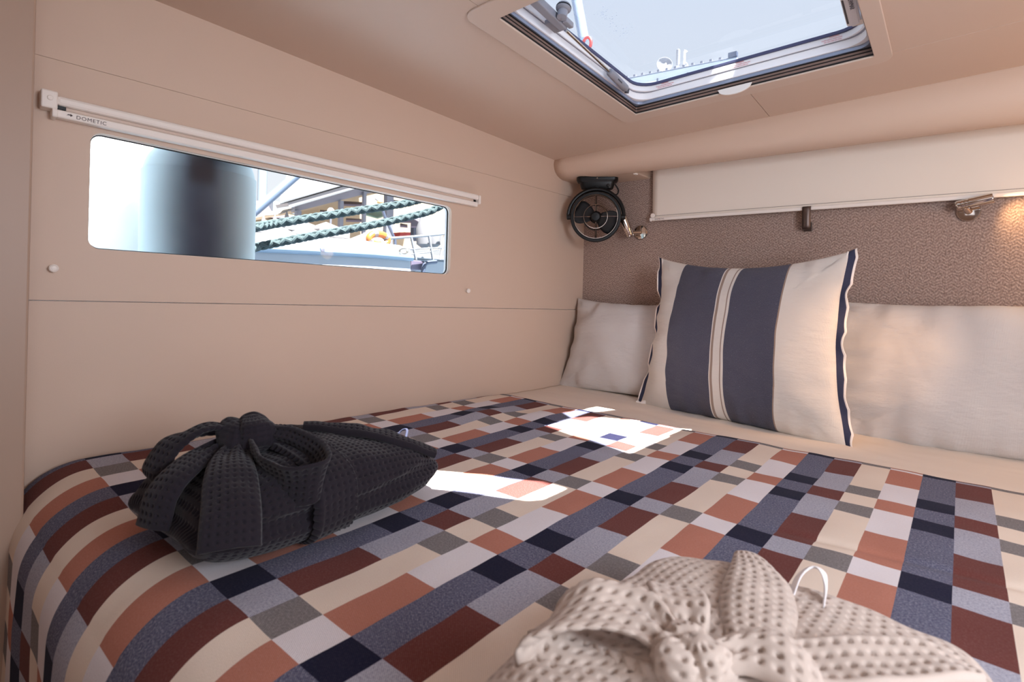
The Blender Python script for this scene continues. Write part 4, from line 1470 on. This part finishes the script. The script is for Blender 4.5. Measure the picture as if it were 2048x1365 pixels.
# orange lifebuoy lying on that boat
lbp = q(757, 481, -4.5)
lf = thing('lifebuoy', 'orange and white lifebuoy on the motor boat deck', 'lifebuoy', lbp)
part('ring', MD().tube([lbp + np.array([0, .11 * math.cos(a), .055 * math.sin(a) + .01]) for a in np.linspace(0, 2 * PI, 29)[:-1]], .035, 10, closed=True), M['orange'], lf, smooth=True)
for a in (.6, 2.0, 3.6, 5.2):
    part('band', MD().tube([lbp + np.array([0, .11 * math.cos(b), .055 * math.sin(b) + .01]) for b in (a - .22, a, a + .22)], .0365, 10), M['out_white'], lf, smooth=True)

# guard rail and white boat on the right of the view
sbt = thing('sail_boat', 'white boat with a tubular guard rail at the right of the hull window', 'boat', q(870, 540, -5.6))
gr = sbt
part('top_rail', MD().tube([q(780, 477, -5.2), q(850, 472, -5.2), q(930, 464, -5.2)], .016, 8), M['out_white'], gr, smooth=True)
part('mid_rail', MD().tube([q(818, 499, -5.2), q(860, 497, -5.2), q(930, 494, -5.2)], .010, 8), M['out_white'], gr, smooth=True)
part('mid_rail', MD().tube([q(820, 509, -5.2), q(850, 506, -5.2), q(875, 500, -5.2), q(905, 488, -5.2)], .007, 8), M['out_white'], gr, smooth=True)
for (ua, ub) in ((858, 866), (889, 880), (893, 893), (822, 832)):
    part('stanchion', MD().tube([q(ua, 472, -5.2), q(ub, 520, -5.2)], .016, 8), M['out_white'], gr, smooth=True)
a_, b_ = q(822, 517, -5.6), q(960, 510, -5.6)
part('deck', MD().box(((a_ + b_) / 2) + np.array([-.6, 0, -.03]), (1.2, abs(b_[1] - a_[1]), .06)), M['out_white'], sbt, bev=.01)
hm_ = (a_ + b_) / 2
part('hull', MD().box((hm_[0] - .6, hm_[1] + .1, (hm_[2] - .06 - 1.12) / 2), (1.0, abs(b_[1] - a_[1]) - .1, hm_[2] - .06 + 1.12)), M['hull_grey'], sbt, bev=.02)
part('boarding_rail', MD().tube(catmull([q(846, 556, -5.3), q(847, 538, -5.3), q(853, 527, -5.3), q(872, 524, -5.3)], 20), .028, 10), M['darkblue'], sbt, smooth=True)
part('locker', MD().box(q(826, 531, -5.45), (.2, .22, .12)), M['purple'], sbt, bev=.01)
for u in (848, 866):
    part('fender_sock', MD().lathe([(.03, 0), (.10, .05), (.11, .25), (.06, .4), (.02, .42)], q(u, 497, -5.35), (0, 0, 1), 14), M['tent'], sbt, smooth=True)

# slate blue strut and pale mast at the left of the clear part of the view
tag(part('gangway_strut', MD().tube([q(470, 458, -4.2), q(512, 421, -4.2), q(600, 345, -4.2), q(640, 310, -4.2)], .036, 12), M['beam_blue'], smooth=True), 'slate blue diagonal strut beside the pale blue fender', 'strut')
mp = P(524, 395, 0, -46)
tag(part('mast', MD().tube([(mp[0], mp[1], -.4), mp + np.array([0, 0, 12])], .38, 12), M['pale_steel'], smooth=True), 'thick pale blue mast behind the slate blue strut', 'mast')
pw = P(560, 396, 0, -14)
sh = thing('harbour_shed', 'low pale shed with a slate roof left of the pavilion', 'building', P(545, 420, 0, -38))
c_ = P(535, 420, 0, -38)
part('wall', MD().box((c_[0] - 1, c_[1], (c_[2] - .4) / 2), (2, 7.0, c_[2] + .3)), M['timber'], sh)
part('roof', MD().prism([c_ + np.array([0.4, -3.8, -.6]), c_ + np.array([-1, -3.8, .7]), c_ + np.array([-2.4, -3.8, -.6])], (0, 7.6, 0)), M['tile_roof'], sh)
part('dormer', MD().box(c_ + np.array([-.4, 1.2, .3]), (.8, 1.6, .8)), M['pale_steel'], sh)
# string of bulbs
sg = thing('festoon_string', 'cable of white bulbs strung in front of the shed', 'lights', P(540, 435, 0, -15.5))
fp = catmull([P(480, 436, 0, -25.5), P(530, 431, 0, -25.5), P(560, 428, 0, -25.5), P(597, 414, 0, -25.85)], 30)
part('cable', MD().tube(fp, .02, 6), M['tent'], sg, smooth=True)
for k in (3, 9, 16, 23):
    part('bulb', MD().lathe([(.03, 0), (.04, -.06), (.10, -.22), (.10, -.30), (0, -.36)], fp[k], (0, 0, 1), 10), M['tent'], sg, smooth=True)

# pavilion with white roof
pv = thing('pavilion', 'long quayside pavilion with a white roof, grey glazing band and posts', 'building', P(720, 480, 0, -26))
XP = -26.0
f0, f1 = P(590, 414, 0, XP), P(850, 338, 0, XP)
part('glazing_band', MD().prism([f0, P(590, 424, 0, XP), P(850, 358, 0, XP), f1], (-.4, 0, 0)), M['glazing'], pv)
part('fascia', MD().prism([P(575, 406, 0, XP + 1.2), P(578, 413, 0, XP + 1.2), P(850, 336, 0, XP + 1.2), P(850, 326, 0, XP + 1.2)], (-1.2, 0, 0)), M['roof_white'], pv)
part('roof', MD().prism([P(560, 404, 0, XP + 1.3), P(850, 325, 0, XP + 1.3), P(850, 300, 0, XP - 8) + np.array([0, 0, 1.2]), P(575, 385, 0, XP - 8) + np.array([0, 0, 1.2])], (0, 0, .2)), M['roof_white'], pv)
part('soffit', MD().prism([P(592, 426, 0, XP - .5), P(900, 352, 0, XP - .5), P(900, 352, 0, XP - .5) + np.array([-11, 0, -.2]), P(592, 426, 0, XP - .5) + np.array([-11, 0, -.2])], (0, 0, .15)), M['timber'], pv)
part('back_wall', MD().prism([P(600, 500, 0, XP - 11), P(980, 500, 0, XP - 11), P(980, 330, 0, XP - 11), P(600, 418, 0, XP - 11)], (-.1, 0, 0)), M['timber'], pv)
for u, v0, w_ in ((596, 422, .07), (682, 402, .06), (729, 384, .05), (776, 376, .09), (784, 374, .05)):
    a_ = P(u, v0, 0, XP + .1)
    part('post', MD().box((a_[0], a_[1], (a_[2] - .35) / 2), (w_ * 3.6, w_ * 3.6, a_[2] + .35)), M['post_grey'], pv)
for u0, u1, v0, v1, X in ((686, 730, 406, 412, -32), (640, 675, 424, 427, -31), (692, 732, 440, 444, -31), (800, 842, 437, 446, -30), (822, 873, 446, 456, -29), (800, 815, 450, 455, -30), (846, 873, 457, 464, -30.5), (786, 800, 403, 412, -30)):
    part('ceiling_panel', MD().prism([P(u0, v0, 0, X), P(u1, v0 + 2, 0, X - 1.8), P(u1, v1 + 1, 0, X), P(u0, v1, 0, X + .7)], (0, 0, .12)), M['purple'], pv)
part('counter', MD().prism([P(800, 465, 0, -31), P(826, 465, 0, -31), P(826, 474, 0, -31), P(800, 474, 0, -31)], (-1.2, 0, 0)), M['red_pale'], pv)
part('pedestal', MD().box(P(828, 463, 0, -30), (.35, .35, 1.4)), M['darkblue'], pv)

for i, (u, v, w_, X, lab) in enumerate(((532, 440, .62, -17, 'low white parasol tent in front of the shed, beside the fender'), (586, 434, .75, -23.5, 'low white parasol tent at the near pavilion post'), (613, 452, .60, -19, 'white parasol tent behind the upper mooring rope'), (652, 444, .70, -20.4, 'tallest white parasol tent between the two ropes'), (735, 464, .62, -17, 'white parasol tent behind the orange lifebuoy'))):
    p = P(u, v, 0, X)
    t = thing('parasol_tent', lab, 'tent', (p[0], p[1], p[2] - 1.2), 'white parasol tents on the quay')
    ap = np.array([p[0], p[1], p[2]])
    cor = [ap + np.array([a, b, -.38]) for a, b in ((w_, -w_), (w_, w_), (-w_, w_), (-w_, -w_))]
    low = [c - np.array([0, 0, .3]) for c in cor]
    part('canopy', MD().add([ap] + cor + low, [(0, 1, 2), (0, 2, 3), (0, 3, 4), (0, 4, 1), (1, 5, 6, 2), (2, 6, 7, 3), (3, 7, 8, 4), (4, 8, 5, 1)]), M['tent'], t)
    part('pole', MD().tube([ap - np.array([0, 0, .02]), (ap[0], ap[1], -.35)], .03, 8), M['pale_steel'], t)

dp = P(662, 424, 0, -24.4)
ds = thing('quay_dish', 'grey round dish facing the ropes under the pavilion roof', 'dish', dp)
part('bowl', MD().lathe([(0, .06), (.12, .05), (.19, .02), (.21, 0), (.20, .0)], dp, (-1, 0, 0), 24), M['silver_plastic'], ds, smooth=True)
part('bracket', MD().tube([dp, (dp[0] - .1, dp[1], -.36)], .05, 8), M['post_grey'], ds)
gp = P(742, 430, 0, -10)
tag(part('awning', MD().prism([P(715, 427, 0, -26.5), P(770, 422, 0, -28), P(775, 432, 0, -27.5), P(755, 438, 0, -26.5)], (0, 0, .08)), M['green']), 'mint green awning hung under the pavilion roof', 'awning')
op = P(760, 405, 0, -15)
ol = thing('deck_lantern', 'ochre round lantern on a thin slate pole by the mast', 'lantern', op)
part('globe', MD().lathe([(0, -.11), (.07, -.09), (.10, 0), (.07, .09), (0, .11)], op, (0, 0, 1), 18), M['ochre'], ol, smooth=True)
part('pole', MD().tube([op + np.array([0, 0, 0]), P(770, 435, 0, -15), P(790, 480, 0, -15), np.array([-15, P(800, 540, 0, -15)[1], -.36])], .05, 8), M['darkblue'], ol)
part('arm', MD().tube([P(750, 397, 0, -15.05), op], .03, 8), M['out_white'], ol)

# quay and water
part('quay_ground', MD().box((-40, 6, -.6), (64, 120, .5)), M['quay'], kind='structure')
part('water', MD().box((-4, 6, -1.2), (160, 160, .2)), M['water'], kind='structure')

# ------------------------------------------------------------------ above deck, seen through the hatch
YD = 6.0
qd = lambda u, v, y=YD: P(u, v, 1, y)
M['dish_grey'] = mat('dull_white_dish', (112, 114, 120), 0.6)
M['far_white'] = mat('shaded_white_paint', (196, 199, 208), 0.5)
rf = thing('hardtop_roof', 'white hardtop roof edge with a row of studs beyond the hatch', 'roof', qd(1365, 140))
r0, r1_ = qd(1240, 160), qd(1474, 114)
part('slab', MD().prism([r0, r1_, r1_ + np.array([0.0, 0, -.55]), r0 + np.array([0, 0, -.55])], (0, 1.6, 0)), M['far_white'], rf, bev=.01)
part('edge_trim', MD().tube([r0, r1_], .007, 8), M['post_grey'], rf, smooth=True)
for k in range(13):
    p = r0 + (r1_ - r0) * (k + .8) / 13.6
    part('stud', MD().box(p + np.array([0, .03, .015]), (.028, .03, .05)), M['post_grey'], rf)
for k in (0.13, .36, .62):
    p = r0 + (r1_ - r0) * k
    part('cleat', MD().box(p + np.array([0, -.01, -.10]), (.02, .02, .05)), M['post_grey'], rf)
part('mast_light', MD().box(qd(1466, 110), (.09, .05, .05)), M['darkblue'], rf)
dc = qd(1329, 129, 6.3)
sd = thing('satellite_dish', 'white oval satellite dish standing on the hardtop roof', 'dish', dc - np.array([0, 0, .3]))
dn = np.array([.55, -.8, .15])
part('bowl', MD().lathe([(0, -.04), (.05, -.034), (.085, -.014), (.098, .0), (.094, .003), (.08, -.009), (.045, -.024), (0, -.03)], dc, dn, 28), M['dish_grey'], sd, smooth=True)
part('feed_arm', MD().tube([dc + dn * -.03 + np.array([0, 0, -.08]), dc + dn * .09 + np.array([0, 0, -.04])], .010, 8), M['silver_plastic'], sd)
part('bracket', MD().tube([dc - dn * .05, dc + np.array([-.02, .05, -.30])], .02, 8), M['silver_plastic'], sd)
ac = qd(1361, 118, 6.3)
an = thing('antenna_stack', 'white upright antenna with small horns beside the satellite dish', 'antenna', ac - np.array([0, 0, .3]))
part('panel', MD().box(ac + np.array([-.03, 0, .02]), (.035, .05, .21)), M['dish_grey'], an, bev=.01)
part('mast', MD().tube([ac + np.array([.05, 0, -.30]), ac + np.array([.05, 0, .08])], .012, 8), M['silver_plastic'], an)
part('horn', MD().lathe([(.008, 0), (.012, .012), (.024, .03)], ac + np.array([.05, 0, .06]), (.5, 0, .8), 12), M['silver_plastic'], an, smooth=True)
part('horn', MD().lathe([(.012, 0), (.018, .015), (.03, .04)], ac + np.array([.05, 0, -.10]), (.9, 0, .3), 12), M['dish_grey'], an, smooth=True)

sp0, sp1 = qd(1168, 80, 2.6), qd(1146, -40, 2.6)
sy = thing('shroud_tube', 'clear plastic tube over a wire with a red end fitting above the hatch', 'rigging', sp0)
part('tube', MD().tube([sp0, sp1], .030, 12), M['clear'], sy, smooth=True)
part('end_fitting', MD().tube([qd(1174, 88, 2.55) + .026 * (np.array([1, 0, 0]) * math.cos(a) + np.array([0, 0, 1.4]) * math.sin(a)) for a in np.linspace(0, 2 * PI, 19)[:-1]], .009, 10, closed=True), M['red_pale'], sy, smooth=True)

# unseen canvas mask, added and outlined to cut the sun patch
ZC = 2.6
kx, ky = .40 / 1.05 * (ZC - .6), -.08 / 1.05 * (ZC - .6)
cv = lambda pts: [(a + kx, b + ky, ZC) for a, b in pts]
bc = thing('sun_mask', 'navy canvas mask added unseen above the deck to shape the sun patch', 'cover', (.2, 1.1, ZC))
part('canvas', MD().prism(cv([(-1.3, .90), (-.35, .90), (-.35, 1.175), (-.56, 1.20), (-.93, 1.28), (-.93, 1.42), (-.985, 1.45), (-.98, 1.70), (-1.3, 1.70)]), (0, 0, .03)), M['canvas'], bc)
part('corner_mask', MD().prism(cv([(-.925, 1.43), (-.90, 1.475), (-.57, 1.612), (-.50, 1.60), (-.42, 1.80), (-.86, 1.80), (-.93, 1.58)]), (0, 0, .03)), M['canvas'], bc)
